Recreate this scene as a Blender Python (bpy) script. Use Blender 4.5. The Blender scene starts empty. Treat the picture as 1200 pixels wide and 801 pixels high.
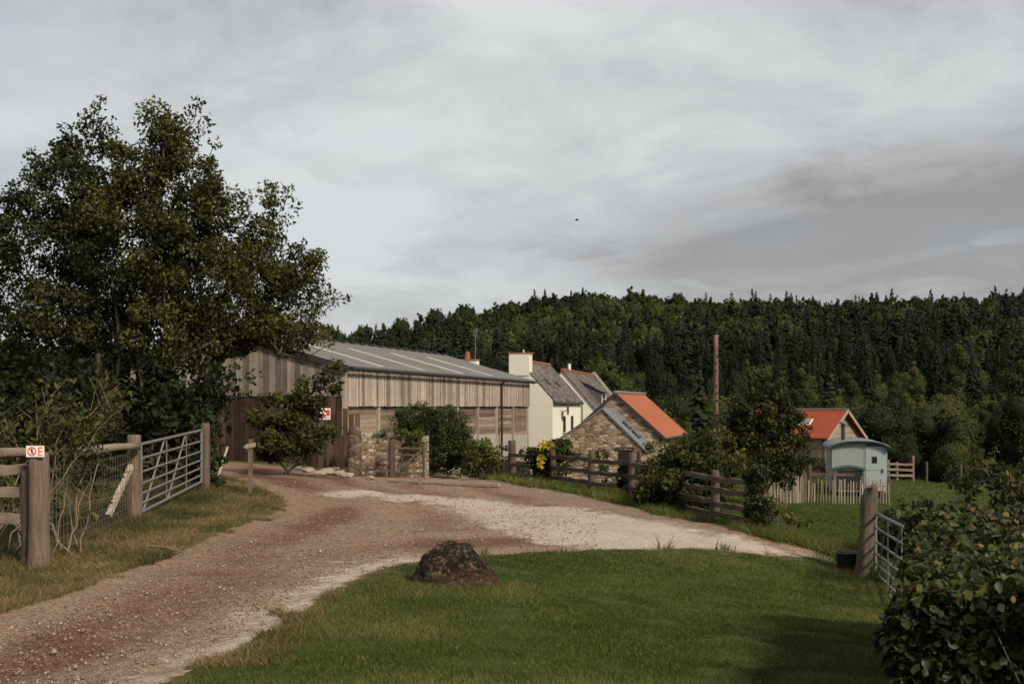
import bpy, math, random
import numpy as np
from mathutils import Vector, Matrix, noise as mnoise

# ------------------------------------------------------------------ camera, world, sun, exposure
sc = bpy.context.scene
C = sc.collection
F, E, HY = 1167.0, 1.7, 476.0          # focal length in px of a 1200 px wide frame, eye height, horizon row
cam = bpy.data.cameras.new('camera'); co = bpy.data.objects.new('camera', cam); C.objects.link(co)
co.location = (0, 0, E); co.rotation_euler = (math.radians(90), 0, 0)
cam.lens = 35.01; cam.sensor_width = 36; cam.shift_y = (HY-400.5)/1200; cam.clip_end = 5000; cam.clip_start = .1
cam.dof.use_dof = True; cam.dof.focus_distance = 12; cam.dof.aperture_fstop = 3.5
sc.camera = co
sc.view_settings.view_transform = 'Standard'; sc.view_settings.look = 'None'
sc.view_settings.exposure = 1.0; sc.view_settings.gamma = 1
SUN_EL, SUN_AZ = math.radians(36), math.radians(141)     # azimuth clockwise from +Y (view direction)
W = bpy.data.worlds.new('World'); sc.world = W; W.use_nodes = True
def build_world():
    nt = W.node_tree; nt.nodes.clear(); N = nt.nodes.new; L = nt.links.new
    out = N('ShaderNodeOutputWorld'); bg = N('ShaderNodeBackground'); bg.inputs[1].default_value = .1
    sky = N('ShaderNodeTexSky'); sky.sky_type = 'NISHITA'; sky.sun_disc = False
    sky.sun_elevation = SUN_EL; sky.sun_rotation = SUN_AZ; sky.dust_density = 3
    tc = N('ShaderNodeTexCoord'); sx = N('ShaderNodeSeparateXYZ'); L(tc.outputs['Generated'], sx.inputs[0])
    def m(op, a, b=None, clamp=False):
        n = N('ShaderNodeMath'); n.operation = op; n.use_clamp = clamp
        for i, v in enumerate((a, b)):
            if v is None: continue
            if isinstance(v, (int, float)): n.inputs[i].default_value = v
            else: L(v, n.inputs[i])
        return n.outputs[0]
    z = m('MAXIMUM', sx.outputs[2], 0.0); zz = m('ADD', z, .27)
    cx = m('DIVIDE', sx.outputs[0], zz); cy = m('DIVIDE', sx.outputs[1], zz)
    cb = N('ShaderNodeCombineXYZ'); L(cx, cb.inputs[0]); L(cy, cb.inputs[1])
    def noise(scale, detail, rough, dist, off):
        mp = N('ShaderNodeMapping'); L(cb.outputs[0], mp.inputs[0]); mp.inputs['Location'].default_value = off
        mp.inputs['Scale'].default_value = (1, 1.25, 1); mp.inputs['Rotation'].default_value = (0, 0, .35)
        n = N('ShaderNodeTexNoise'); L(mp.outputs[0], n.inputs['Vector']); n.inputs['Scale'].default_value = scale
        n.inputs['Detail'].default_value = detail; n.inputs['Roughness'].default_value = rough; n.inputs['Distortion'].default_value = dist
        return n.outputs['Fac']
    a = noise(.8, 8, .55, .5, (3.1, 1.7, 0)); b = noise(2.6, 9, .6, .4, (8.4, .2, 2))
    s = m('ADD', m('MULTIPLY', m('SUBTRACT', m('ADD', m('MULTIPLY', a, .6), m('MULTIPLY', b, .4)), .5), 1.35), .5)
    # a heavier bank low on the right, a lighter opening in the middle
    yy = m('MAXIMUM', sx.outputs[1], .05); az = m('DIVIDE', sx.outputs[0], yy); el = m('DIVIDE', z, yy)
    bank = m('MULTIPLY', m('SUBTRACT', m('ADD', m('MULTIPLY', az, .3), .135), el), 9.0); bank = m('ADD', bank, m('MULTIPLY', m('SUBTRACT', b, .5), 5.0))
    bank = m('MULTIPLY', m('MULTIPLY', bank, 1.0, True), m('MULTIPLY', m('SUBTRACT', az, .0), 6.0, True))
    s = m('SUBTRACT', s, m('MULTIPLY', bank, .115))
    lip = m('SUBTRACT', 1.0, m('MULTIPLY', m('ABSOLUTE', m('SUBTRACT', el, m('ADD', m('MULTIPLY', az, .3), .185))), 14.0), True)
    s = m('ADD', s, m('MULTIPLY', m('MULTIPLY', lip, m('MULTIPLY', az, 3.0, True)), .06))
    cor = m('MULTIPLY', m('MULTIPLY', m('SUBTRACT', el, .27), 6.0, True), m('MULTIPLY', m('SUBTRACT', -.12, az), 4.0, True))
    s = m('SUBTRACT', s, m('MULTIPLY', cor, .06))
    r = N('ShaderNodeValToRGB'); L(s, r.inputs[0]); e = r.color_ramp.elements
    e[0].position = .3; e[0].color = (1.45, 1.47, 1.48, 1); e[1].position = .62; e[1].color = (3.5, 3.62, 3.66, 1)
    q = e.new(.45); q.color = (2.6, 2.7, 2.76, 1)
    cov = m('MULTIPLY', m('SUBTRACT', noise(.8, 5, .55, .4, (.3, 5.1, 0)), .47), 3.2, True)   # thin places where blue shows
    mix = N('ShaderNodeMixRGB'); L(m('MULTIPLY', cov, .3), mix.inputs[0]); L(r.outputs[0], mix.inputs[1])
    sm = N('ShaderNodeMixRGB'); sm.blend_type = 'MULTIPLY'; sm.inputs[0].default_value = 1
    L(sky.outputs[0], sm.inputs[1]); sm.inputs[2].default_value = (1, .93, .85, 1); L(sm.outputs[0], mix.inputs[2])
    # paler air towards the horizon
    hz = N('ShaderNodeMixRGB'); L(m('POWER', m('SUBTRACT', 1.0, z), 9.0), hz.inputs[0]); 
    h2 = m('MULTIPLY', m('POWER', m('SUBTRACT', 1.0, z), 7.0), .45); L(h2, hz.inputs[0])
    L(mix.outputs[0], hz.inputs[1]); hz.inputs[2].default_value = (2.7, 2.72, 2.7, 1)
    L(hz.outputs[0], bg.inputs[0]); L(bg.outputs[0], out.inputs[0])
build_world()
sl = bpy.data.lights.new('sun', 'SUN'); sl.energy = 2.2; sl.angle = math.radians(9); sl.color = (1, .86, .68)
so = bpy.data.objects.new('sun', sl); C.objects.link(so)
_d = Vector((math.sin(SUN_AZ)*math.cos(SUN_EL), math.cos(SUN_AZ)*math.cos(SUN_EL), math.sin(SUN_EL)))
so.rotation_euler = _d.to_track_quat('Z', 'Y').to_euler()

# ------------------------------------------------------------------ helpers
def hsh(i, j, s=0):
    n = (i*374761393 + j*668265263 + s*1442695041) & 0xffffffff
    n = ((n ^ (n >> 13))*1274126177) & 0xffffffff
    return ((n ^ (n >> 16)) & 0xffff)/65535.0
def vn(x, y, s=0):
    x = np.asarray(x, float); y = np.asarray(y, float)
    i = np.floor(x).astype(np.int64); j = np.floor(y).astype(np.int64); fx = x-i; fy = y-j
    fx = fx*fx*(3-2*fx); fy = fy*fy*(3-2*fy)
    return (hsh(i, j, s)*(1-fx)+hsh(i+1, j, s)*fx)*(1-fy)+(hsh(i, j+1, s)*(1-fx)+hsh(i+1, j+1, s)*fx)*fy
def fbm(x, y, o=4, s=0):
    r = 0; a = .5
    for k in range(o): r = r+a*vn(np.asarray(x)*2**k, np.asarray(y)*2**k, s+k*7); a *= .5
    return r/(1-.5**o)
def P(px, py, d): return np.array(((px-600)/F*d, d, E-(py-HY)/F*d))
def smooth(a, b, x):
    t = np.clip((np.asarray(x, float)-a)/(b-a), 0, 1); return t*t*(3-2*t)

def tag(o, label=None, cat=None, group=None, kind=None):
    if label: o['label'] = label
    if cat: o['category'] = cat
    if group: o['group'] = group
    if kind: o['kind'] = kind
    return o
def empty(name, loc, rz=0, label=None, cat=None, group=None):
    o = bpy.data.objects.new(name, None); C.objects.link(o); o.location = loc; o.rotation_euler = (0, 0, rz); o.empty_display_size = .2
    return tag(o, label, cat, group)
def mesh_obj(name, V, Fc, mat, parent=None, tint=None, smooth_=False, attrs=None, mats=None, mi=None):
    me = bpy.data.meshes.new(name)
    if isinstance(Fc, np.ndarray):
        V = np.asarray(V, np.float32); k = Fc.shape[1]; n = len(Fc)
        me.vertices.add(len(V)); me.vertices.foreach_set('co', V.ravel())
        me.loops.add(n*k); me.loops.foreach_set('vertex_index', Fc.astype(np.int32).ravel())
        me.polygons.add(n); me.polygons.foreach_set('loop_start', np.arange(0, n*k, k, dtype=np.int32))
        me.update(calc_edges=True)
    else:
        me.from_pydata([tuple(map(float, v)) for v in V], [], Fc); me.update()
    if tint is not None: a = me.attributes.new('tint', 'FLOAT', 'POINT'); a.data.foreach_set('value', np.asarray(tint, np.float32))
    for k, v in (attrs or {}).items():
        a = me.attributes.new(k, 'FLOAT', 'POINT'); a.data.foreach_set('value', np.asarray(v, np.float32))
    for m in (mats or [mat]): me.materials.append(m)
    if mi is not None: me.polygons.foreach_set('material_index', np.asarray(mi, np.int32))
    if smooth_: me.polygons.foreach_set('use_smooth', np.ones(len(me.polygons), bool))
    o = bpy.data.objects.new(name, me); C.objects.link(o)
    if parent: o.parent = parent
    return o
class MB:
    def __init__(s): s.v = []; s.f = []; s.t = []
    def add(s, V, Fc, t=.5):
        b = len(s.v); s.v += [tuple(v) for v in V]; s.f += [tuple(b+i for i in f) for f in Fc]; s.t += [t]*len(V); return s
    def box(s, a, b, t=.5):
        x0, y0, z0 = a; x1, y1, z1 = b
        return s.add([(x0,y0,z0),(x1,y0,z0),(x1,y1,z0),(x0,y1,z0),(x0,y0,z1),(x1,y0,z1),(x1,y1,z1),(x0,y1,z1)],
              [(0,3,2,1),(4,5,6,7),(0,1,5,4),(1,2,6,5),(2,3,7,6),(3,0,4,7)], t)
    def beam(s, a, b, w, h, t=.5, up=(0, 0, 1)):
        a = Vector(a); b = Vector(b); d = (b-a).normalized(); u = Vector(up)
        if abs(d.dot(u)) > .98: u = Vector((1, 0, 0))
        x = d.cross(u).normalized()*w/2; y = x.cross(d).normalized()*h/2
        V = [a-x-y, a+x-y, a+x+y, a-x+y, b-x-y, b+x-y, b+x+y, b-x+y]
        return s.add(V, [(0,1,2,3),(4,7,6,5),(0,4,5,1),(1,5,6,2),(2,6,7,3),(3,7,4,0)], t)
    def tube(s, pts, rad, n=8, t=.5, wob=0, seed=0):
        pts = [Vector(p) for p in pts]
        if not hasattr(rad, '__len__'): rad = [rad]*len(pts)
        b = len(s.v); rg = random.Random(seed)
        for i, p in enumerate(pts):
            d = (pts[min(i+1, len(pts)-1)]-pts[max(i-1, 0)]).normalized()
            u = Vector((0, 0, 1)) if abs(d.z) < .9 else Vector((1, 0, 0))
            x = d.cross(u).normalized(); y = x.cross(d)
            for k in range(n):
                a = 2*math.pi*k/n; r = rad[i]*(1+wob*(mnoise.noise(Vector((math.cos(a)*1.5, math.sin(a)*1.5, i*.5+seed*3.1)))))
                s.v.append(tuple(p+x*math.cos(a)*r+y*math.sin(a)*r)); s.t.append(t)
        for i in range(len(pts)-1):
            for k in range(n):
                k2 = (k+1) % n; s.f.append((b+i*n+k, b+i*n+k2, b+(i+1)*n+k2, b+(i+1)*n+k))
        s.f.append(tuple(b+k for k in reversed(range(n)))); s.f.append(tuple(b+(len(pts)-1)*n+k for k in range(n)))
        return s
    def prism(s, poly, axis, a, b, t=.5):     # 2D polygon extruded along an axis ('x': poly is (y,z); 'y': (x,z); 'z': (x,y))
        def mk(p, q): return (q, p[0], p[1]) if axis == 'x' else (p[0], q, p[1]) if axis == 'y' else (p[0], p[1], q)
        n = len(poly); V = [mk(p, a) for p in poly]+[mk(p, b) for p in poly]
        return s.add(V, [tuple(range(n)), tuple(reversed(range(n, 2*n)))]+[(i, n+i, n+(i+1) % n, (i+1) % n) for i in range(n)], t)
    def build(s, name, mat, parent=None, sm=False):
        o = mesh_obj(name, s.v, s.f, mat, parent, tint=s.t, smooth_=sm)
        return o

# ------------------------------------------------------------------ materials
MC = {}
class NB:
    def __init__(s, name):
        s.m = bpy.data.materials.new(name); s.m.use_nodes = True; s.nt = s.m.node_tree; s.p = s.nt.nodes['Principled BSDF']
        s.out = s.nt.nodes['Material Output']; s.p.inputs['Specular IOR Level'].default_value = .25; s.p.inputs['Roughness'].default_value = .85
    def n(s, t, **k):
        o = s.nt.nodes.new(t)
        for a, v in k.items(): setattr(o, a, v)
        return o
    def l(s, a, b): s.nt.links.new(a, b)
    def co(s, scale=(1, 1, 1), kind='Object', rot=(0, 0, 0)):
        t = s.n('ShaderNodeTexCoord'); m = s.n('ShaderNodeMapping'); s.l(t.outputs[kind], m.inputs[0])
        m.inputs['Scale'].default_value = scale; m.inputs['Rotation'].default_value = rot; return m.outputs[0]
    def noise(s, vec, scale, detail=4, rough=.55, dist=0):
        o = s.n('ShaderNodeTexNoise'); s.l(vec, o.inputs['Vector']); o.inputs['Scale'].default_value = scale
        o.inputs['Detail'].default_value = detail; o.inputs['Roughness'].default_value = rough; o.inputs['Distortion'].default_value = dist; return o.outputs['Fac']
    def vor(s, vec, scale, feature='F1', out='Distance'):
        o = s.n('ShaderNodeTexVoronoi', feature=feature); s.l(vec, o.inputs['Vector']); o.inputs['Scale'].default_value = scale; return o.outputs[out]
    def ramp(s, fac, stops):
        r = s.n('ShaderNodeValToRGB'); s.l(fac, r.inputs[0]); e = r.color_ramp.elements
        while len(e) < len(stops): e.new(.5)
        for q, (p, c) in zip(e, stops): q.position = p; q.color = (*c, 1) if hasattr(c, '__len__') else (c, c, c, 1)
        return r.outputs[0]
    def math(s, op, a, b=0.0, clamp=False):
        o = s.n('ShaderNodeMath', operation=op, use_clamp=clamp)
        for i, v in enumerate((a, b)):
            if isinstance(v, (int, float)): o.inputs[i].default_value = v
            else: s.l(v, o.inputs[i])
        return o.outputs[0]
    def mix(s, f, a, b, mode='MIX'):
        o = s.n('ShaderNodeMixRGB', blend_type=mode)
        for i, v in enumerate((f, a, b)):
            if isinstance(v, (int, float)): o.inputs[i].default_value = v if i == 0 else (v, v, v, 1)
            elif isinstance(v, tuple): o.inputs[i].default_value = (*v, 1)
            else: s.l(v, o.inputs[i])
        return o.outputs[0]
    def attr(s, name): o = s.n('ShaderNodeAttribute', attribute_name=name); return o.outputs['Fac']
    def bump(s, h, strength=.5, dist=.02):
        o = s.n('ShaderNodeBump'); s.l(h, o.inputs['Height']); o.inputs['Strength'].default_value = strength; o.inputs['Distance'].default_value = dist
        s.l(o.outputs[0], s.p.inputs['Normal'])
    def col(s, c):
        if isinstance(c, tuple): s.p.inputs['Base Color'].default_value = (*c, 1)
        else: s.l(c, s.p.inputs['Base Color'])
    def rough(s, r): s.p.inputs['Roughness'].default_value = r; return s

def wood(name, dark, mid, light, along='z', scale=1.0):
    if name in MC: return MC[name]
    b = NB(name); sc_ = {'z': (9, 9, .8), 'x': (.8, 9, 9), 'y': (9, .8, 9)}[along]
    v = b.co(tuple(q*scale for q in sc_)); v2 = b.co((1, 1, 1))
    g = b.noise(v, 3, 6, .65, .6); big = b.noise(v2, 1.3, 3, .6)
    t = b.attr('tint')
    f = b.math('ADD', b.math('MULTIPLY', g, .5), b.math('ADD', b.math('MULTIPLY', t, .38), b.math('MULTIPLY', big, .22)))
    b.col(b.ramp(f, [(.3, dark), (.55, mid), (.78, light)])); b.bump(g, .6, .01); MC[name] = b.m; return b.m
def plain(name, c, rough=.7, var=.25, scale=3, metal=0, bump=.2, spec=.3):
    if name in MC: return MC[name]
    b = NB(name); v = b.co(); n = b.noise(v, scale, 6, .65)
    b.col(b.mix(n, tuple(q*(1-var) for q in c), tuple(min(1, q*(1+var)) for q in c))); b.rough(rough)
    b.p.inputs['Metallic'].default_value = metal; b.p.inputs['Specular IOR Level'].default_value = spec
    if bump: b.bump(b.noise(v, scale*8, 4), bump, .01)
    MC[name] = b.m; return b.m
def leafmat(name, stops, trans=.3, objvar=0.0, rough=.55):
    if name in MC: return MC[name]
    b = NB(name); t = b.attr('tint'); f = t
    if objvar:
        oi = b.n('ShaderNodeObjectInfo'); f = b.math('ADD', t, b.math('MULTIPLY', b.math('SUBTRACT', oi.outputs['Random'], .5), objvar))
    c = b.ramp(f, stops); b.col(c); b.rough(rough); b.p.inputs['Specular IOR Level'].default_value = .18
    tr = b.n('ShaderNodeBsdfTranslucent'); b.l(b.mix(1.0, c, (1.1, 1.15, .55), 'MULTIPLY'), tr.inputs[0])
    ms = b.n('ShaderNodeMixShader'); ms.inputs[0].default_value = trans; b.l(b.p.outputs[0], ms.inputs[1]); b.l(tr.outputs[0], ms.inputs[2])
    b.l(ms.outputs[0], b.out.inputs[0]); MC[name] = b.m; return b.m
def stone(name, cols, mortar, sc_=(2.6, 2.6, 6), jit=.25):
    if name in MC: return MC[name]
    b = NB(name); v = b.co(sc_); nz = b.n('ShaderNodeTexNoise'); b.l(v, nz.inputs['Vector']); nz.inputs['Scale'].default_value = 1.4
    vm = b.n('ShaderNodeMixRGB', blend_type='ADD'); vm.inputs[0].default_value = jit; b.l(v, vm.inputs[1]); b.l(nz.outputs['Color'], vm.inputs[2])
    cell = b.n('ShaderNodeTexVoronoi'); b.l(vm.outputs[0], cell.inputs['Vector']); cell.inputs['Scale'].default_value = 1
    edge = b.vor(vm.outputs[0], 1, 'DISTANCE_TO_EDGE')
    sp = b.n('ShaderNodeSeparateColor'); b.l(cell.outputs['Color'], sp.inputs[0])
    n2 = b.noise(b.co(), 9, 5, .7)
    c = b.ramp(b.math('ADD', b.math('MULTIPLY', sp.outputs[0], .75), b.math('MULTIPLY', n2, .3)), cols)
    m = b.ramp(edge, [(.02, 1.0), (.09, 0.0)])
    b.col(b.mix(m, c, mortar)); b.bump(b.math('ADD', b.ramp(edge, [(.0, 0.0), (.15, 1.0)]), b.math('MULTIPLY', n2, .4)), .9, .03)
    MC[name] = b.m; return b.m
def slate(name, cols, w=.3, h=.22, rough=.6):
    if name in MC: return MC[name]
    b = NB(name); tc = b.n('ShaderNodeTexCoord'); s = b.n('ShaderNodeSeparateXYZ'); b.l(tc.outputs['Object'], s.inputs[0])
    cb = b.n('ShaderNodeCombineXYZ'); b.l(s.outputs[0], cb.inputs[0]); b.l(b.math('MULTIPLY', s.outputs[2], 1.35), cb.inputs[1])
    br = b.n('ShaderNodeTexBrick'); b.l(cb.outputs[0], br.inputs['Vector']); br.inputs['Scale'].default_value = 1
    br.inputs['Brick Width'].default_value = w; br.inputs['Row Height'].default_value = h; br.inputs['Mortar Size'].default_value = .012
    br.inputs['Color1'].default_value = (0, 0, 0, 1); br.inputs['Color2'].default_value = (1, 1, 1, 1); br.inputs['Mortar'].default_value = (0, 0, 0, 1)
    big = b.noise(b.co(), .9, 5, .7)
    f = b.math('ADD', b.math('MULTIPLY', br.outputs[0], .4), b.math('MULTIPLY', big, .75))
    b.col(b.ramp(f, cols)); b.rough(rough); b.bump(br.outputs['Fac'], -.6, .02); MC[name] = b.m; return b.m

M = {}
M['post'] = wood('weathered_post', (.028, .02, .014), (.105, .077, .056), (.24, .185, .14))
M['gnarled'] = wood('gnarled_post', (.04, .03, .022), (.11, .085, .065), (.24, .19, .15))
M['railx'] = wood('weathered_rail', (.07, .055, .042), (.19, .15, .118), (.33, .27, .21), 'x')
M['darkpost'] = wood('dark_post', (.025, .018, .014), (.075, .055, .042), (.15, .115, .09))
M['darkrail'] = wood('dark_rail', (.03, .021, .015), (.085, .062, .047), (.19, .145, .113), 'x', .7)
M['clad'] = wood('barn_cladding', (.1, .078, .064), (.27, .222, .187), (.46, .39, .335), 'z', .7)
M['cladshade'] = wood('barn_cladding_shaded', (.085, .066, .054), (.2, .163, .137), (.34, .285, .24), 'z', .7)  # darker copy of the side cladding, gable shade put into the colour
M['plank'] = wood('barn_planks', (.085, .06, .045), (.19, .14, .107), (.32, .25, .2), 'x', .5)
M['rust'] = wood('rusty_panel', (.016, .01, .007), (.05, .03, .021), (.12, .075, .05), 'z', .5)
M['timber'] = wood('house_timber', (.09, .065, .05), (.19, .145, .11), (.31, .245, .195), 'y', .5)
M['timberx'] = wood('house_timber_side', (.1, .065, .045), (.22, .155, .11), (.34, .26, .2), 'x', .5)
M['pale_wood'] = wood('pale_wood', (.14, .11, .08), (.28, .23, .18), (.45, .385, .32))
M['bark'] = wood('bark', (.03, .024, .019), (.08, .064, .05), (.16, .13, .1), 'z', .6)
M['twig'] = plain('twig', (.2, .15, .1), .8, .3)
M['galv'] = plain('galvanised_steel', (.17, .167, .165), .6, .25, 4, .2)
M['wire'] = plain('old_wire', (.1, .09, .08), .7, .2)
M['concrete'] = plain('concrete_wall', (.33, .305, .27), .9, .25, 1.4)
M['kerb'] = plain('old_concrete', (.27, .22, .18), .95, .3, 3)
M['white'] = plain('cream_render', (.66, .635, .56), .9, .08, .8)
M['dark'] = plain('black_paint', (.02, .02, .022), .5, .2)
M['darktrim'] = plain('dark_trim', (.035, .033, .035), .6, .2)
M['glass'] = plain('window_glass', (.015, .018, .02), .12, .1, 1, 0, 0, .6)
M['skyglass'] = plain('roof_glass_sky_tint', (.16, .18, .19), .08, .1, 1, 0, 0, 1.0)  # pale sky reflection painted into the base colour of the panes
M['frame'] = plain('window_frame', (.1, .095, .09), .6)
M['dormer'] = plain('lead_grey', (.07, .072, .078), .6, .2)
M['slate'] = slate('slate', [(.2, (.028, .022, .02)), (.5, (.08, .064, .056)), (.8, (.18, .15, .13))])
M['metal_roof'] = plain('grey_metal_roof', (.17, .185, .2), .45, .15, 2, .2)
M['stone'] = stone('house_stone', [(.1, (.11, .075, .05)), (.45, (.26, .185, .13)), (.75, (.38, .29, .21)), (1, (.5, .42, .33))], (.23, .18, .135))
M['wallstone'] = stone('wall_stone', [(.1, (.1, .07, .05)), (.5, (.25, .18, .135)), (1, (.46, .39, .31))], (.2, .15, .11), (5.2, 5.2, 9))
M['pillarstone'] = stone('pillar_stone', [(.1, (.04, .028, .022)), (.5, (.11, .075, .055)), (1, (.25, .18, .135))], (.1, .075, .055), (4.2, 4.2, 6))
M['pebble'] = plain('loose_stone', (.3, .24, .19), .95, .4, 6)
M['redbrick'] = plain('red_clay', (.25, .09, .055), .85, .2)
M['brick'] = plain('brown_brick', (.26, .14, .09), .9, .3, 5)
M['teal'] = plain('grey_green_paint', (.27, .31, .3), .6, .1, 2)
M['tealpale'] = plain('pale_blue_grey_paint', (.3, .35, .365), .6, .07, 2)
M['tealdark'] = plain('dark_teal_paint', (.06, .12, .12), .6, .1)
M['signwhite'] = plain('sign_white', (.75, .73, .7), .5, .05, 3, 0, 0)
M['signred'] = plain('sign_red', (.62, .06, .03), .5, .1, 3, 0, 0)
M['signorange'] = plain('sign_orange', (.75, .17, .06), .5, .1, 3, 0, 0)
M['flower'] = plain('white_petals', (.75, .74, .68), .8, .1)
M['yellow'] = leafmat('yellow_leaves', [(0, (.3, .22, .03)), (1, (.6, .46, .08))])
def mk_orange(name, c0, c1):
    b = NB(name); v = b.co((1, 1, 1)); n = b.noise(v, .7, 5, .6); n2 = b.noise(b.co((4, .5, .5)), 2, 4)
    b.col(b.ramp(b.math('ADD', b.math('MULTIPLY', n, .6), b.math('MULTIPLY', n2, .4)), [(.35, c0), (.65, c1)])); b.rough(.55)
    w = b.n('ShaderNodeTexWave', wave_type='BANDS', bands_direction='X'); b.l(v, w.inputs[0]); w.inputs['Scale'].default_value = 3; b.bump(w.outputs['Fac'], .5, .02)
    MC[name] = b.m; return b.m
M['orange'] = mk_orange('orange_roof', (.27, .072, .022), (.35, .1, .034))
M['orange2'] = mk_orange('deep_orange_roof', (.24, .042, .014), (.31, .058, .02))
def mk_roof():
    b = NB('fibre_cement'); v = b.co((.25, 2.0, 2.0)); n = b.noise(b.co((3, .3, 1)), 1.2, 6, .7); m = b.noise(b.co(), 6, 4, .7)
    b.col(b.ramp(b.math('ADD', b.math('MULTIPLY', n, .6), b.math('MULTIPLY', m, .4)), [(.3, (.085, .082, .082)), (.55, (.155, .15, .147)), (.8, (.26, .25, .24))])); b.rough(.8)
    b.bump(m, .3, .01); return b.m
M['fibre'] = mk_roof()
M['rooflight'] = plain('rooflight_sheet', (.33, .32, .28), .6, .15, 1.5)
# foliage
G_ = lambda *a: a
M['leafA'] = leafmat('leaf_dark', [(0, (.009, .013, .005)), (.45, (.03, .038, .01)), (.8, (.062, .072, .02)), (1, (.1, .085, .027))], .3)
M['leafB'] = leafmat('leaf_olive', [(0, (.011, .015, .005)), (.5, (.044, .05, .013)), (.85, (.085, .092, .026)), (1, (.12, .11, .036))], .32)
M['leafD'] = leafmat('leaf_deep_green', [(0, (.009, .013, .006)), (.6, (.026, .036, .012)), (1, (.06, .075, .024))], .25)  # deep green foliage of hedges, ivy and dark bushes
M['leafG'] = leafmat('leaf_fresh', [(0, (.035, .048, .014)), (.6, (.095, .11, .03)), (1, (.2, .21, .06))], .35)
M['leafH'] = leafmat('hedge_leaf', [(0, (.007, .012, .005)), (.5, (.032, .046, .014)), (.7, (.075, .09, .026)), (.82, (.12, .1, .035)), (.92, (.13, .065, .035)), (1, (.2, .15, .05))], .2, rough=.45)
M['conifer'] = leafmat('conifer_needles', [(0, (.006, .01, .006)), (.5, (.014, .021, .011)), (1, (.032, .042, .02))], .1, .45, .8)
M['broad'] = leafmat('broadleaf_far', [(0, (.01, .015, .005)), (.5, (.034, .046, .012)), (.8, (.07, .084, .021)), (1, (.105, .095, .028))], .2, .55, .8)
M['grass'] = leafmat('grass_blades', [(0, (.018, .03, .006)), (.45, (.05, .078, .014)), (.72, (.1, .125, .028)), (1, (.24, .19, .085))], .35)
M['drygrass'] = leafmat('dry_grass', [(0, (.045, .05, .018)), (.3, (.13, .11, .045)), (.55, (.24, .165, .085)), (1, (.42, .32, .19))], .3)

# ------------------------------------------------------------------ terrain
CP = [P(*a) for a in [(600,801,6.1),(0,801,6.2),(1040,801,6.6),(1300,801,6.8),(500,690,9.4),(45,665,11.2),(157,607,16),(240,570,21.4),(293,580,22),
      (200,680,10),(350,620,14.5),(400,575,24.5),(330,550,36),(405,545,42),(478,558,36),(418,558,36.5),(600,563,31.5),(737,580,25),(890,618,19),
      (1015,682,16),(1050,713,13.9),(700,643,15.4),(850,647,15.6),(700,700,10.2),(960,590,43),(1010,582,46),(1085,564,56),(950,625,26),(1000,640,20),
      (720,565,58),(640,545,75),(300,540,44),(100,560,30),(0,600,18),(-300,560,30),(1200,640,25),(1150,650,16.5),(450,605,19.5),(560,600,22),(80,655,12.2)]]
CP += [np.array(p, float) for p in [(0,-8,0),(12,-6,-.3),(-12,-6,.1),(0,1,0),(-8,1,0),(8,1,-.15),(-25,45,-.6),(-30,10,.3),(30,60,-4.5),(25,25,-3),(20,8,-1)]]
CP = np.array(CP)
def _k(r): return r*r*np.log(r+1e-9)
_n = len(CP); _A = np.zeros((_n+3, _n+3)); _xy = CP[:, :2]
_A[:_n, :_n] = _k(np.linalg.norm(_xy[:, None]-_xy[None], axis=2))+np.eye(_n)*2.0
_A[:_n, _n] = 1; _A[:_n, _n+1:] = _xy; _A[_n, :_n] = 1; _A[_n+1:, :_n] = _xy.T
_w = np.linalg.solve(_A, np.concatenate([CP[:, 2], np.zeros(3)]))
RP = np.array([(-900,470),(-400,428),(0,432),(200,426),(380,410),(450,399),(520,385),(600,372),(650,366),(780,366),(830,372),(930,370),(1000,372),(1100,370),(1200,362),(1600,350),(2600,380)], float)
def terrain(x, y):
    x = np.asarray(x, float); y = np.asarray(y, float); sh = x.shape; x = x.ravel(); y = y.ravel()
    z = np.zeros(len(x)); D = np.clip
    xc = D(x, -32, 32); yc = D(y, -10, 80)
    for i in range(0, len(x), 20000):
        q = np.stack([xc[i:i+20000], yc[i:i+20000]], 1)
        r = np.linalg.norm(q[:, None]-_xy[None], axis=2); z[i:i+20000] = _k(r)@_w[:_n]+_w[_n]+q@_w[_n+1:]
    px = 600+F*x/np.maximum(y, 30); yr = np.interp(px, RP[:, 0], RP[:, 1]); zr = E+(HY-yr)/F*600
    far = -3-6.5*smooth(58, 130, y)+(zr+9.5)*np.where(y < 600, smooth(120, 760, y)/smooth(120, 760, 600), 1)-np.clip(y-620, 0, 400)*.1
    far = far+ (fbm(x/90, y/90, 3, 5)-.5)*8*smooth(150, 260, y)*(1-smooth(520, 600, y))
    k = smooth(58, 85, np.maximum(y, np.abs(x)*1.5+8))
    z = np.clip(z, -4.5, 1.2)*(1-k)+far*k
    z = z+(fbm(x*1.1, y*1.1, 3, 3)-.5)*.05
    return z.reshape(sh)
def tz(x, y): return float(terrain(np.array([x]), np.array([y]))[0])
_ds = np.concatenate([np.arange(3, 30, .05), np.arange(30, 120, .25)])
def G(px, py):
    X = (px-600)/F*_ds; Z = E-(py-HY)/F*_ds; T = terrain(X, _ds); i = int(np.argmax(Z <= T))
    return np.array((X[i], _ds[i], T[i]))
def at(px, d):
    x = (px-600)/F*d; return np.array((x, d, tz(x, d)))

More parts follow.
